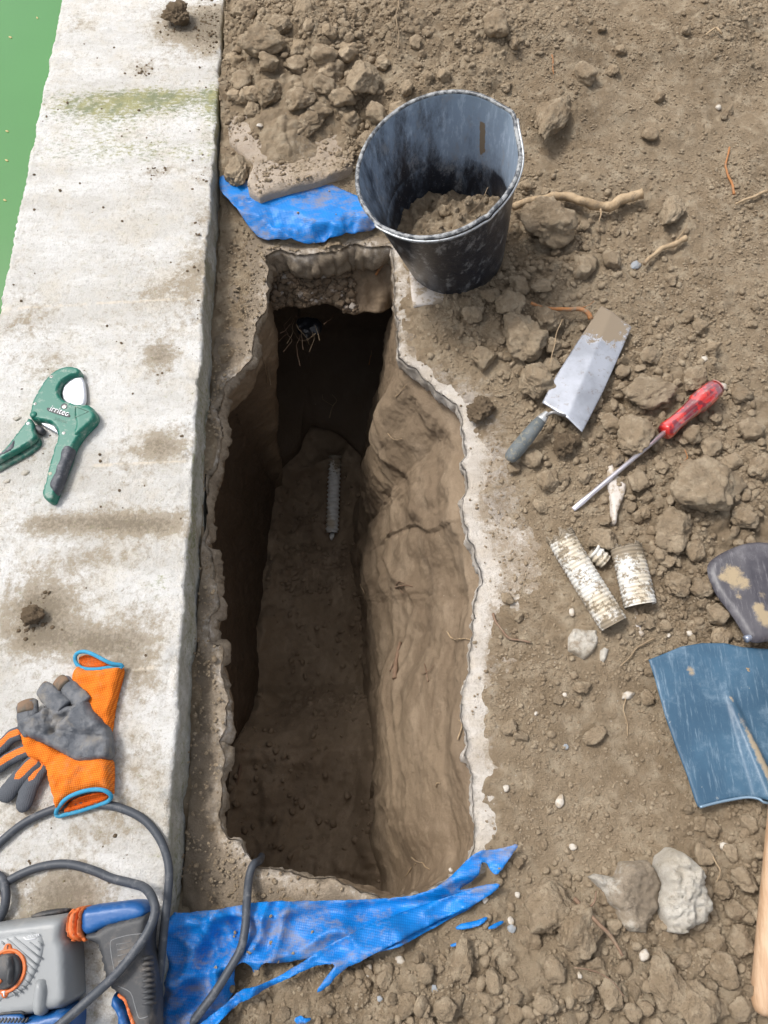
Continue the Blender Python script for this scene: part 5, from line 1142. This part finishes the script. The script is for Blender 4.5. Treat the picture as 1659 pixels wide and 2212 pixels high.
def palmf(x, y, d):
    # creases radiating from the thumb root
    c = np.zeros(x.shape)
    for a, b_, s, w_ in (((575, 1130), (920, 770), .009, .0045), ((480, 1100), (1240, 1200), .007, .005), ((600, 1000), (760, 930), .006, .004), ((560, 900), (600, 1130), .008, .004)):
        p, q = P(*ZG(*a), zg+.03), P(*ZG(*b_), zg+.03); dd = segdist(x, y, [p, q], False); c = c-s*np.exp(-(dd/w_)**2)
    return (c+.006*fbm2(x*28, y*28, 3, 12))*np.clip(d/.006, 0, 1)
puff('palm', zz(ZG, [(195, 1085), (205, 980), (330, 930), (470, 880), (500, 815), (600, 850), (740, 815), (870, 800), (930, 700), (1010, 740), (1100, 890), (1210, 1010), (1275, 1130), (1286, 1300), (1285, 1440), (1180, 1462), (1000, 1480), (850, 1478), (750, 1405), (650, 1345), (500, 1275), (400, 1240), (270, 1165)]), zg+.010, .028, COAT, gb, r=.012, lo=.25, ds=.003, zfun=palmf, plane=zg+.028)
for pts, r, wornp, nm in (([(980, 800, .012), (860, 680, .010), (760, 590, .006), (690, 530, .002)], 100, [(740, 590, .022), (700, 545, .016), (670, 520, .010)], 'finger'), ([(740, 860, .014), (640, 760, .012), (560, 680, .010), (480, 610, .006)], 108, [(640, 740, .021), (560, 660, .018), (470, 600, .013)], 'finger'), ([(330, 1060, .010), (320, 960, .010), (318, 860, .008), (312, 770, .004)], 118, [(300, 900, .021), (300, 840, .020), (305, 765, .013)], 'finger'), ([(260, 1120, .014), (370, 1040, .018), (470, 1010, .018), (545, 1000, .014)], 92, None, 'thumb')):
    f = finger(gb, pts, r, zg+.012, mat=COAT, name=nm)
    if wornp:
        finger(f, wornp, r*.78, zg+.005, mat=COATB, name='worn_patch', flat=.5)

# ------------------------------------------------------------------ rotary hammer
GREYP = simple('grey_housing', (.25, .262, .268), .42, dirt=(.36, .35, .32), dscale=22, dlo=.5, dhi=.75, damt=.35, bump=.25, bscale=700, bdist=.0006)
GREYQ = simple('grey_panel', (.30, .312, .318), .45, dirt=(.38, .37, .34), dscale=22, dlo=.5, dhi=.75, damt=.35, bump=.25, bscale=700, bdist=.0006)
BLUEP = simple('blue_plastic', (.008, .085, .27), .4, dirt=(.20, .27, .36), dscale=30, dlo=.52, dhi=.75, damt=.5, bump=.15)
ORP = simple('orange_plastic', (.62, .15, .035), .5, dirt=(.45, .3, .2), dscale=60, dlo=.5, dhi=.75, damt=.4)
BLKP = simple('black_rubber', (.040, .042, .046), .55, dirt=(.22, .19, .16), dscale=25, dlo=.46, dhi=.72, damt=.6, bump=.35, bscale=350)
GROOVE = simple('dusty_line', (.20, .205, .21), .8)
rh = thing('rotary_hammer', 'grey, blue and orange corded rotary hammer lying on its side on the pool edge', 'rotary hammer', P(80, 2100, COPZ)); rh['_w'] = [float(v) for v in rh.location]
zh = COPZ+.001
def D(name, pts, zb, h, mat, par=rh, r=.006, lo=.4, ds=.004, it=1, **k): return puff(name, zz(ZD, pts), zb, h, mat, par, r=r, lo=lo, ds=ds, round_it=it, plane=zb+h*.85, **k)
hs_ = D('housing', [(-300, 360), (0, 318), (250, 285), (610, 240), (625, 330), (590, 440), (632, 500), (642, 600), (650, 800), (662, 1110), (280, 1190), (-300, 1260)], zh, .066, GREYP, r=.011, lo=.6)
D('foot_bumper', [(250, 262), (320, 222), (450, 200), (590, 188), (612, 205), (540, 250), (400, 275), (265, 290)], zh, .030, BLKP, r=.006)
pan = D('side_panel', [(-300, 520), (-100, 470), (30, 440), (150, 412), (300, 398), (375, 412), (405, 470), (402, 600), (345, 770), (260, 915), (130, 1010), (-100, 1080), (-300, 1100)], zh+.062, .0075, GREYQ, r=.003, lo=.4)
for a, b_ in (((65, 468), (345, 715)), ((128, 452), (385, 655)), ((275, 500), (372, 570)), ((352, 492), (390, 525)), ((10, 490), (40, 515)), ((245, 690), (330, 770)), ((245, 770), (300, 830)), ((225, 850), (270, 890)), ((200, 905), (235, 935)), ((150, 930), (200, 970)), ((105, 955), (150, 1000)), ((-60, 1010), (-20, 1040))):
    q = [P(*ZD(*a), zh+.0697), P(*ZD(*b_), zh+.0697)]; tube('panel_rib', q, .0012, GREYP, pan, 6)
text_on('brand_text', 'DEXTER', ZD(262, 458), ZD(368, 440), zh+.0697, WHITEP, pan, sy=1.05)
q = [P(*ZD(222, 450), zh+.0699), P(*ZD(246, 474), zh+.0699), P(*ZD(335, 463), zh+.0699)]; tube('brand_line', q, .0009, WHITEP, pan, 6)
dc = P(*ZD(62, 765), zh+.07); R_ = .0262
dl = lathe_on('selector_ring', dc-np.array((0, 0, .003)), dc+np.array((0, 0, .003)), [(0, R_), (.9, R_), (1, R_*.96), (1, R_*.86), (.3, R_*.84), (.2, 1e-5)], ORP, rh, 48)
puff('selector_tab', zz(ZD, [(20, 590), (42, 520), (70, 508), (100, 515), (112, 575), (150, 620), (20, 620)]), zh+.066, .0065, ORP, dl, r=.001, lo=.7, ds=.003, plane=zh+.0715)
puff('selector_tab', zz(ZD, [(-5, 925), (10, 1010), (35, 1028), (62, 1010), (82, 960), (130, 930)]), zh+.066, .0065, ORP, dl, r=.001, lo=.7, ds=.003, plane=zh+.0715)
for dv in (0, 14, 28): tube('drill_mark', [P(*ZD(62, 535+dv), zh+.0727), P(*ZD(76, 527+dv), zh+.0727)], .0007, DARKP, dl, 5)
tube('hammer_mark', [P(*ZD(18, 965), zh+.0727), P(*ZD(50, 960), zh+.0727)], .0013, WHITEP, dl, 5); tube('hammer_mark', [P(*ZD(34, 963), zh+.0727), P(*ZD(38, 1003), zh+.0727)], .001, WHITEP, dl, 5)
kn = lathe_on('selector_knob', dc, dc+np.array((0, 0, .009)), [(0, R_*.8), (.75, R_*.78), (1, R_*.7), (1, 1e-5)], BLKP, rh, 40)
puff('knob_bar', zz(ZD, [(55, 640), (85, 620), (110, 680), (115, 780), (100, 880), (68, 915), (48, 860), (52, 740)]), zh+.078, .011, BLKP, kn, r=.003, lo=.4, ds=.003, plane=zh+.086)
tube('knob_pointer', [P(*ZD(-12, 880), zh+.0795), P(*ZD(12, 850), zh+.0795)], .0022, ORP, kn, 6)
D('side_post', [(268, 1150), (300, 890), (318, 850), (350, 835), (400, 838), (432, 870), (425, 1000), (412, 1180), (330, 1210)], zh+.055, .020, GREYP, r=.008, lo=.35)
D('blue_base', [(-300, 1275), (280, 1180), (664, 1086), (668, 1300), (640, 1420), (-300, 1500)], zh-.0005, .064, BLUEP, r=.009, lo=.6)
vt = D('vent', [(-200, 1185), (60, 1160), (200, 1148), (245, 1260), (250, 1330), (-200, 1340)], zh+.060, .0045, BLUEP, r=.002)
for k in range(9):
    u = -30+k*33; tube('vent_slot', [P(*ZD(u, 1245), zh+.0645), P(*ZD(u+30, 1205), zh+.0645)], .0016, BLKP, vt, 6)
tube('vent_edge', [P(*ZD(-100, 1182), zh+.065), P(*ZD(60, 1158), zh+.065), P(*ZD(200, 1150), zh+.065), P(*ZD(228, 1168), zh+.064)], .0018, BLKP, vt, 6)
# bellows collar
cl = D('collar', [(592, 440), (605, 260), (632, 192), (770, 165), (750, 230), (735, 400), (800, 490), (720, 512), (655, 508)], zh+.002, .052, ORP, r=.010, lo=.4)
for k in range(3):
    o_ = k*50; D('bellows_rib', [(596+o_, 430), (608+o_, 262), (634+o_, 196-o_*.15), (672+o_, 188-o_*.15), (645+o_, 255), (636+o_, 425), (690+o_*.9, 500), (655+o_*.9, 508), (625+o_, 470)], zh+.04, .0185, ORP, cl, r=.005, lo=.2, ds=.003)
D('handle_cap', [(748, 400), (742, 240), (770, 168), (1000, 140), (1275, 105), (1380, 160), (1398, 215), (1340, 300), (1000, 360), (850, 440), (790, 440)], zh+.001, .050, BLUEP, r=.009, lo=.62)
bh = D('handle', [(738, 405), (850, 398), (905, 378), (1000, 308), (1140, 270), (1280, 238), (1398, 205), (1402, 260), (1382, 420), (1368, 540), (1415, 720), (1438, 900), (1446, 1100), (1440, 1420), (1290, 1420), (1250, 1300), (1195, 1150), (1140, 1035), (1065, 970), (1005, 930), (975, 800), (950, 700), (930, 610), (905, 530), (860, 512), (800, 492)], zh+.003, .0505, BLKP, r=.009, lo=.6)
D('trigger', [(862, 515), (905, 500), (955, 520), (975, 590), (1000, 700), (1025, 850), (1005, 935), (980, 900), (958, 760), (932, 620), (905, 545)], zh+.010, .034, DARKP, r=.004, lo=.4)
D('handle_base', [(1050, 955), (1100, 985), (1160, 1075), (1225, 1240), (1260, 1420), (1080, 1420), (1092, 1250), (1075, 1150), (1012, 1105)], zh+.002, .050, BLUEP, r=.006, lo=.4)
D('handle_stripe', [(1078, 982), (1130, 995), (1185, 1025), (1200, 1110), (1260, 1270), (1300, 1420), (1265, 1420), (1220, 1290), (1170, 1130), (1150, 1050), (1092, 1022)], zh+.046, .0095, ORP, r=.002, lo=.4, ds=.003)
for k in range(9):
    v = 640+k*52; u = 1330+k*4; tube('grip_rib', [P(*ZD(u-30-k*4, v+25), zh+.050), P(*ZD(u+30, v+5), zh+.0535), P(*ZD(u+92, v), zh+.045)], .0026, BLKP, bh, 8)
fr = [(1350, 415), (1200, 432), (1060, 470), (1030, 505), (1040, 620), (1062, 740), (1085, 830)]
tube('grip_outline', spline([P(*ZD(*a), zh+.0532) for a in fr], .006), .0007, GROOVE, bh, 5)
for k in range(5):
    v = 520+k*53; tube('grip_tick', [P(*ZD(1215-k*12, v-22), zh+.0533), P(*ZD(1085+k*7, v-2), zh+.0533), P(*ZD(1088+k*7, v+16), zh+.0533)], .0006, GROOVE, bh, 5)
tube('grip_outline', spline([P(*ZD(*a), zh+.0532) for a in [(1100, 905), (1215, 965), (1250, 1060), (1285, 1180), (1310, 1210), (1380, 1190)]], .006), .0007, GROOVE, bh, 5)

# ------------------------------------------------------------------ power cord
CORD = simple('cord_rubber', (.045, .052, .064), .55, dirt=(.22, .22, .22), dscale=70, dlo=.5, dhi=.74, damt=.6, bump=.2, bscale=300)
rc = .0063
def cord(L, label, group=None):
    q = [P(a, b, z) for a, b, z in L]; p = spline(q, .006); o = tube('power_cord', p, rc, CORD, None, 12, org=p[0]); tag(o, label, 'power cord', group); return o
zc = COPZ+rc
cord([(-60, 1880, zc), (0, 1820, zc), (55, 1776, zc), (120, 1747, zc), (170, 1738, zc-.001), (220, 1738, zc), (262, 1746, zc), (310, 1770, zc), (345, 1812, zc), (364, 1868, zc), (363, 1928, zc), (355, 2000, zc), (348, 2075, zc), (340, 2150, zc), (337, 2212, zc), (335, 2300, zc)], 'dark grey rubber power cord passing under the glove cuff and down the pool edge')
cord([(-70, 1975, zc+.002), (-30, 1945, zc), (0, 1915, zc), (50, 1886, zc), (100, 1870, zc), (150, 1867, zc), (200, 1880, zc), (240, 1897, zc), (280, 1907, zc+.01), (313, 1918, zc+.03), (331, 1944, zc+.052), (335, 1972, zc+.058), (320, 2012, zc+.060), (290, 2057, zc+.062), (250, 2105, zc+.064), (200, 2152, zc+.060), (140, 2205, zc+.062), (60, 2270, zc+.07)], 'dark power cord looping across the rotary hammer and its handle')
cord([(-40, 1880, zc), (0, 1893, zc+.001), (11, 1918, zc+.008), (12, 1948, zc+.010), (0, 1982, zc+.004), (-40, 2020, zc)], 'short dark cord bend at the left edge above the rotary hammer')
cord([(565, 1850, -.09), (562, 1858, -.05), (557, 1862, -.012), (547, 1868, .008), (538, 1895, .014), (533, 1950, .036), (530, 2000, .048), (520, 2050, .052), (492, 2100, .056), (460, 2150, .058), (415, 2210, .058), (360, 2290, .03)], 'dark power cord crossing the lower blue tarp and dropping into the trench')

# ------------------------------------------------------------------ trowel
def metal_mud(name, col, mudc, metal=.5, rough=.38, thr=.5):
    b = NB(name)
    c = b.mix(b.ramp(b.noise(12, 6, .6), .4, .65), col, tuple(x*.72 for x in col))
    c = b.mix(b.ramp(b.noise(70, 6, .7), .56, .66, 0, .5), c, (.22, .17, .125))
    m = b.ramp(b.math('ADD', b.attr('mud'), b.math('MULTIPLY', b.math('SUBTRACT', b.noise(42, 8, .8), .5), 2.6)), .45, .72)
    c = b.mix(m, c, mudc); mt = b.math('MULTIPLY', b.math('SUBTRACT', 1., m), metal)
    return b.out(c, b.ramp(m, 0, 1, rough, .9), b.bump(m, .4, .0015, b.bump(b.noise(150, 5), .15, .001)), metal=mt)
TRM = metal_mud('trowel_steel', (.47, .49, .54), (.24, .19, .135))
zt_ = .064
tw = thing('trowel', 'rectangular steel bucket trowel smeared with mud, grey handle, lying on the clods', 'trowel', P(1230, 830, .03)); tw['_w'] = [float(v) for v in tw.location]
def tz(x, y, d):
    p, q = P(*ZT(510, 840), zt_), P(*ZT(690, 400), zt_); v = (q-p)[:2]; n = np.array((-v[1], v[0]))/np.linalg.norm(v); s = (x-p[0])*n[0]+(y-p[1])*n[1]
    return -.16*np.abs(s)+.004*sstep(0, .1, y-p[1])
ptip = P(*ZT(800, 200), zt_)
puff('blade', zz(ZT, [(328, 745), (420, 570), (560, 350), (725, 98), (940, 235), (860, 420), (740, 690), (602, 955), (500, 870)]), zt_, .0018, TRM, tw, r=.001, lo=.8, ds=.0035, round_it=0, zfun=tz, plane=zt_, skirt=.0018,
     attrs={'mud': lambda x, y: 1.45-np.hypot(x-ptip[0]+.02, y-ptip[1])/.062})
tg = simple('tang_steel', (.32, .31, .30), .45, metal=.6, dirt=(.2, .16, .12), dscale=90)
tube('tang', spline([P(*ZT(478, 850), zt_), P(*ZT(440, 838), zt_+.012), P(*ZT(400, 826), zt_+.018), P(*ZT(368, 838), zt_+.012), P(*ZT(340, 862), zt_)], .004), .0032, tg, tw, 10)
hp0, hp1 = P(*ZT(352, 835), zt_+.002), P(*ZT(88, 1160), zt_-.034)
lathe_on('ferrule', hp0, hp1, [(-.02, .0055), (0, .0062), (.10, .0098), (.145, .0112), (.145, 1e-5)], simple('ferrule_steel', (.66, .66, .65), .3, metal=.7), tw, 28)
lathe_on('handle', hp0, hp1, [(.145, 1e-5), (.147, .0108), (.25, .0128), (.45, .0142), (.7, .0150), (.85, .0145), (.94, .0125), (.985, .009), (1, 1e-5)], simple('weathered_handle', (.15, .165, .17), .75, col2=(.09, .105, .11), c2s=30, dirt=(.30, .27, .2), dscale=120, dlo=.48, dhi=.66, damt=.7, bump=.5), tw, 28)

# ------------------------------------------------------------------ screwdriver
sdv = thing('screwdriver', 'long flat screwdriver with translucent red handle, lying right of the trowel', 'screwdriver', P(1390, 970, .03)); sdv['_w'] = [float(v) for v in sdv.location]
sp0, sp1, sp2 = P(*ZT(536, 1495), .036), P(*ZT(1160, 968), .068), P(*ZT(1520, 655), .080)
SH = simple('shaft_steel', (.60, .58, .62), .3, metal=.7, dirt=(.34, .27, .25), dscale=50, dlo=.5, dhi=.68, damt=.6)
ax = sp1-sp0; n_ = np.cross(ax, (0, 0, 1.)); n_ /= np.linalg.norm(n_)
V, F = tube_mesh([sp0+ax*t for t in (0, .02, .10, .2, .5, 1.02)], [1, 1, 1, 1, 1, 1], 16); A_ = ax/np.linalg.norm(ax); BB = np.cross(n_, A_)
prof_ = [(.0045, .0006), (.0048, .0009), (.0058, .0024), (.0047, .0043), (.0047, .0047), (.0047, .0047)]; V = []
for t, (a, b_) in zip((0, .02, .10, .2, .5, 1.02), prof_):
    for k in range(16): th_ = k*2*math.pi/16; V.append(sp0+ax*t+n_*a*math.cos(th_)+BB*b_*math.sin(th_))
V += [sp0, sp0+ax*1.02]; link('shaft', py_mesh('shaft', np.array(V), F), SH, sdv)
b = NB('red_acetate'); b.b.inputs['Transmission Weight'].default_value = .25; b.b.inputs['Coat Weight'].default_value = .4
RED = b.out(b.mix(b.ramp(b.noise(60, 6, .8), .52, .70, 0, .65), b.mix(b.ramp(b.noise(45, 3), .45, .55), (.62, .018, .014), (.20, .008, .018)), (.42, .26, .20)), .30, None)
flu = lambda t, th_: 1-.10*(np.cos(6*th_) > .2)*(1 if .12 < t < .93 else .2)
lathe_on('handle', sp1, sp2, [(0, 1e-5), (0, .0150), (.05, .0172), (.12, .0165), (.2, .0150), (.45, .0155), (.58, .0175), (.62, .0205), (.8, .0205), (.95, .0195), (1, .016), (1, 1e-5)], RED, sdv, 48, flute=flu)
lathe_on('end_cap', sp2-(sp2-sp1)*.0, sp2+(sp2-sp1)*.03, [(0, .0165), (.6, .0160), (1, .013), (1, 1e-5)], simple('pink_cap', (.50, .22, .20), .5, dirt=(.3, .2, .16), dscale=90), sdv, 30)

# ------------------------------------------------------------------ corrugated pipe pieces
def pipe_mat():
    b = NB('white_corrugated_plastic')
    m = b.ramp(b.math('ADD', b.math('MULTIPLY', b.attr('mud'), .8), b.math('MULTIPLY', b.math('SUBTRACT', b.noise(60, 8, .82), .5), 3.4)), .46, .60)
    c = b.mix(b.ramp(b.noise(18, 5), .45, .65), (.66, .65, .61), (.52, .45, .34))
    c = b.mix(b.math('MULTIPLY', m, .9), c, (.20, .155, .10))
    return b.out(c, b.ramp(m, 0, 1, .45, .9), b.bump(b.noise(200, 5), .3, .001))
PIPE = pipe_mat()
def pipe(name, a, b_, za, zb_, r, label, ribs, muda=.2, mudfn=None, torn=True, inner=True, cat='pipe piece', seg=56, f=ZP, amp=.026, sg=0, bend=None):
    p0 = P(*f(*a), za); p1 = P(*f(*b_), zb_); L = np.linalg.norm(p1-p0); n = ribs*6; prof = []
    for i in range(n+1):
        t = i/n; prof.append((t, r*(1+amp*math.sin(t*ribs*2*math.pi))))
    full = prof+[(1.001, r*.92)]+[(t, r*.90) for t in np.linspace(.99, .0, 24)]+[(-.001, r*.95), (0, r)]
    def fl(t, th_):
        e = (1+.03*np.sin(2*th_+1)+.02*np.sin(3*th_+t*5+sg))
        return e
    def at(V, t):
        m = muda+0*t
        if mudfn: m = m+mudfn(V, t)
        return {'mud': m}
    pp = thing(name, label, cat, p0); pp['_w'] = [float(v) for v in pp.location]
    o = lathe_on('pipe_wall', p0, p1, full, PIPE, pp, seg, flute=fl, attrs=at, bend=bend)
    me = o.data
    if torn: # ragged first end
        co = np.array([v.co[:] for v in me.vertices]); A_ = (p1-p0)/L; loc = co+np.array(o['_w'])-p0; t = loc@A_/L; rad = loc-np.outer(loc@A_, A_); ang = np.arctan2(rad[:, 2], rad[:, 0])
        k = np.clip(1-t/.12, 0, 1); sh = (.035+.04*n2(ang*2.2, ang*0, 5+sg)+.02*n2(ang*7, ang*0, 6+sg))*k*L/max(L, .06)*.06/.06
        co = co+np.outer(sh*.35, A_)*1.+rad*(.10*n2(ang*3, t*20, 8+sg)*k)[:, None]; me.vertices.foreach_set('co', co.astype(np.float32).ravel()); me.update()
    return pp
pipe('corrugated_pipe', (352, 345), (935, 1300), .050, .034, .0248, 'longest white corrugated pipe piece, muddy, lying left of the short piece', 26, .52, lambda V, t: .9*np.exp(-(t/.10)**2)+.35*np.exp(-((t-1)/.12)**2))
pipe('corrugated_pipe', (1040, 455), (1205, 1110), .050, .036, .0278, 'shorter white corrugated pipe piece with brown mud on its upper end', 17, .5, lambda V, t: 1.0*np.exp(-((t-.08)/.18)**2), sg=3)
o_ = pipe('corrugated_pipe', (720, 560), (850, 668), .040, .034, .0150, 'short ring shaped pipe offcut wedged between the two longer pipe pieces', 3, .42, None, torn=False, sg=5, amp=.10)
idt = lambda u, v: (u, v)
pe0, pe1 = Wl(722, 985), None
fz = float(zfloor(np.array([P(718, 1150, -.88)[0]]), np.array([P(718, 1150, -.88)[1]]))[0])
q0 = P(724, 985, fz+.13); q1 = P(717, 1150, fz+.035)
pp = pipe('corrugated_pipe', (724, 985), (717, 1150), fz+.10, fz+.03, .0185, 'white corrugated pipe end sticking out of the far wall at the trench bottom', 18, .12, lambda V, t: .9*np.exp(-(t/.22)**2), torn=False, f=idt, amp=.14)
tipq = P(717, 1150, fz+.03)
W, F = clod_shape(77, 3); o = link('torn_end', fast_mesh('torn_end', W*np.array((.008, .016, .008))+tipq+np.array((0, -.010, -.006)), F), PIPE, pp)

# ------------------------------------------------------------------ spades and wooden handle
def spade_mat(name, a, b_, mudc, scratch):
    b = NB(name); st = b.mapping((3.2, .35, 1), (0, 0, math.radians(22)))
    c = b.mix(b.ramp(b.noise(9, 6, .6), .38, .66), a, b_)
    c = b.mix(b.ramp(b.noise(60, 6, .8, vec=st), .52, .68, 0, .6), c, scratch)
    c = b.mix(b.ramp(b.noise(22, 7, .8), .50, .72, 0, .5), c, scratch)
    c = b.mix(b.ramp(b.noise(70, 5, .75), .66, .74, 0, .6), c, (.36, .37, .34))
    m = b.ramp(b.math('ADD', b.attr('mud'), b.math('MULTIPLY', b.math('SUBTRACT', b.noise(34, 8, .8), .5), 1.8)), .42, .80)
    c = b.mix(m, c, mudc)
    return b.out(c, b.ramp(m, 0, 1, .42, .9), b.bump(m, .3, .001, b.bump(b.noise(60, 6, .7, vec=st), .15, .001)), spec=.5)
BSP = spade_mat('blue_steel', (.032, .080, .135), (.048, .112, .18), (.30, .25, .18), (.20, .28, .35))
DSP = spade_mat('dark_steel', (.045, .042, .052), (.085, .08, .09), (.33, .26, .165), (.19, .18, .19))
zs_ = .050
sp = thing('spade', 'square bladed spade with scratched blue steel blade, at the right edge', 'spade', P(1540, 1560, .03)); sp['_w'] = [float(v) for v in sp.location]
ga_, gb_ = P(*ZS(640, 1180), zs_), P(*ZS(1000, 2080), zs_)
def spz(x, y, d):
    s = segdist(x, y, [ga_, gb_+(gb_-ga_)*.5], False); t = np.clip(((x-ga_[0])*(gb_-ga_)[0]+(y-ga_[1])*(gb_-ga_)[1])/np.sum((gb_-ga_)[:2]**2), 0, 1.5)
    w_ = .006+.022*t; return .020*t*sstep(1., .3, s/w_)-.006*(1-sstep(0, .02, d))*0+.05*np.clip(-.06+x-P(1659, 1500, zs_)[0], 0, 1)+.010*sstep(.25, .0, y-P(1500, 1740, zs_)[1])*0-.020*(1-sstep(0, .05, np.abs(x-P(1409, 1420, zs_)[0]+0*(y))))*0
mps = [(*ZS(395, 1080), .008, .75), (*ZS(405, 1110), .007, .7), (*ZS(520, 1520), .010, .45), (*ZS(470, 1195), .004, .6), (*ZS(760, 1400), .014, .5)]
for k_ in range(26):
    f_ = k_/25; mps.append((*ZS(690+270*f_, 1290+620*f_), .005+.006*f_, .62+.35*f_))
def mudf(L, z, base=0.):
    def f(x, y):
        a = np.zeros(x.shape)+base
        for px, py, r, s in L: p = P(px, py, z); a = np.maximum(a, s*np.exp(-((x-p[0])**2+(y-p[1])**2)/(r*r)))
        return a
    return f
puff('blade', zz(ZS, [(100, 1010), (220, 962), (330, 916), (480, 890), (650, 890), (780, 920), (1000, 935), (1250, 980), (1420, 1060), (1560, 1500), (1620, 1850), (1300, 1990), (960, 2052), (905, 2022), (820, 2010), (740, 2020), (600, 2050), (465, 2086), (440, 2040), (380, 1850), (290, 1620), (220, 1420), (140, 1130)]), zs_, .0024, BSP, sp, r=.0012, lo=.5, ds=.004, round_it=0, zfun=spz, plane=zs_, skirt=.0024, attrs={'mud': mudf(mps, zs_)})
tube('rolled_edge', spline([P(*ZS(u, v), zs_+dz) for u, v, dz in ((470, 2080, .002), (600, 2046, .003), (740, 2018, .006), (830, 2008, .010), (900, 2020, .014), (960, 2050, .016), (1150, 2040, .010), (1300, 1988, .004))], .004), .0022, simple('worn_edge', (.20, .29, .38), .35, metal=.4), sp, 8)
sa, sb = gb_+np.array((.0, .02, .012)), gb_+(gb_-ga_)*.9+np.array((0, 0, .05))
WOOD = None
def wood_mat():
    b = NB('pale_wood'); st = b.mapping((9, .5, 9), (0, 0, 0))
    c = b.mix(b.ramp(b.noise(14, 6, .6, vec=st), .35, .65), (.52, .36, .235), (.42, .265, .155))
    c = b.mix(b.ramp(b.noise(60, 5, .7, vec=st), .5, .7, 0, .4), c, (.30, .19, .11))
    return b.out(c, .6, b.bump(b.noise(40, 5, vec=st), .2, .001))
WOOD = wood_mat()
lathe_on('socket', sa, sb, [(0, .010), (.1, .016), (.5, .020), (1, .021), (1, .017)], BSP, sp, 30)
lathe_on('shaft', sa+(sb-sa)*.7, sa+(sb-sa)*3.2, [(0, .017), (1, .017), (1, 1e-5)], WOOD, sp, 24)
dk = thing('spade', 'dark round cornered spade blade with pale mud patches, above the blue spade', 'spade', P(1600, 1280, .04)); dk['_w'] = [float(v) for v in dk.location]
zd_ = .065
mpd = [(*ZS(700, 420), .024, 1.), (*ZS(640, 420), .014, .9), (*ZS(770, 470), .018, .9), (*ZS(870, 650), .014, .9), (*ZS(920, 720), .018, 1.), (*ZS(900, 560), .012, .7), (*ZS(740, 560), .010, .7), (*ZS(700, 370), .006, -.4)]
puff('blade', zz(ZS, [(528, 340), (548, 290), (620, 240), (740, 190), (850, 170), (960, 174), (1200, 210), (1400, 320), (1480, 560), (1440, 900), (1200, 900), (960, 880), (870, 898), (805, 872), (780, 820), (700, 680), (600, 545), (545, 425)]), zd_, .0024, DSP, dk, r=.0012, lo=.5, ds=.004, round_it=1, plane=zd_, skirt=.0024, attrs={'mud': mudf(mpd, zd_)},
     zfun=lambda x, y, d: .012*np.clip((x-P(1500+30, 1200, zd_)[0])/.06, 0, 1)-.004*(1-sstep(0, .01, d)))
tube('rolled_edge', spline([P(*ZS(u, v), zd_+.004) for u, v in ((800, 862), (850, 838), (900, 812), (1000, 785), (1150, 770), (1380, 780))], .004), .0062, simple('worn_edge_grey', (.26, .29, .36), .32, metal=.5), dk, 10)
lathe_on('socket', P(*ZS(1150, 560), zd_+.012), P(*ZS(1700, 520), zd_+.03), [(0, .008), (.3, .018), (1, .021), (1, .016)], DSP, dk, 24)
lathe_on('shaft', P(*ZS(1500, 535), zd_+.025), P(*ZS(3600, 400), zd_+.10), [(0, .016), (1, .016)], WOOD, dk, 20)
# wooden handle at the right edge
wh = thing('wooden_handle', 'pale wooden tool handle with rounded end, lying along the bottom right edge', 'tool handle', P(1650, 2100, .05)); wh['_w'] = [float(v) for v in wh.location]
lathe_on('pole', P(1647, 2195, .062), P(1722, 1380, .105), [(0, 1e-5), (.004, .008), (.010, .0140), (.024, .0172), (.05, .0185), (.985, .0185), (1, .012), (1, 1e-5)], WOOD, wh, 32)
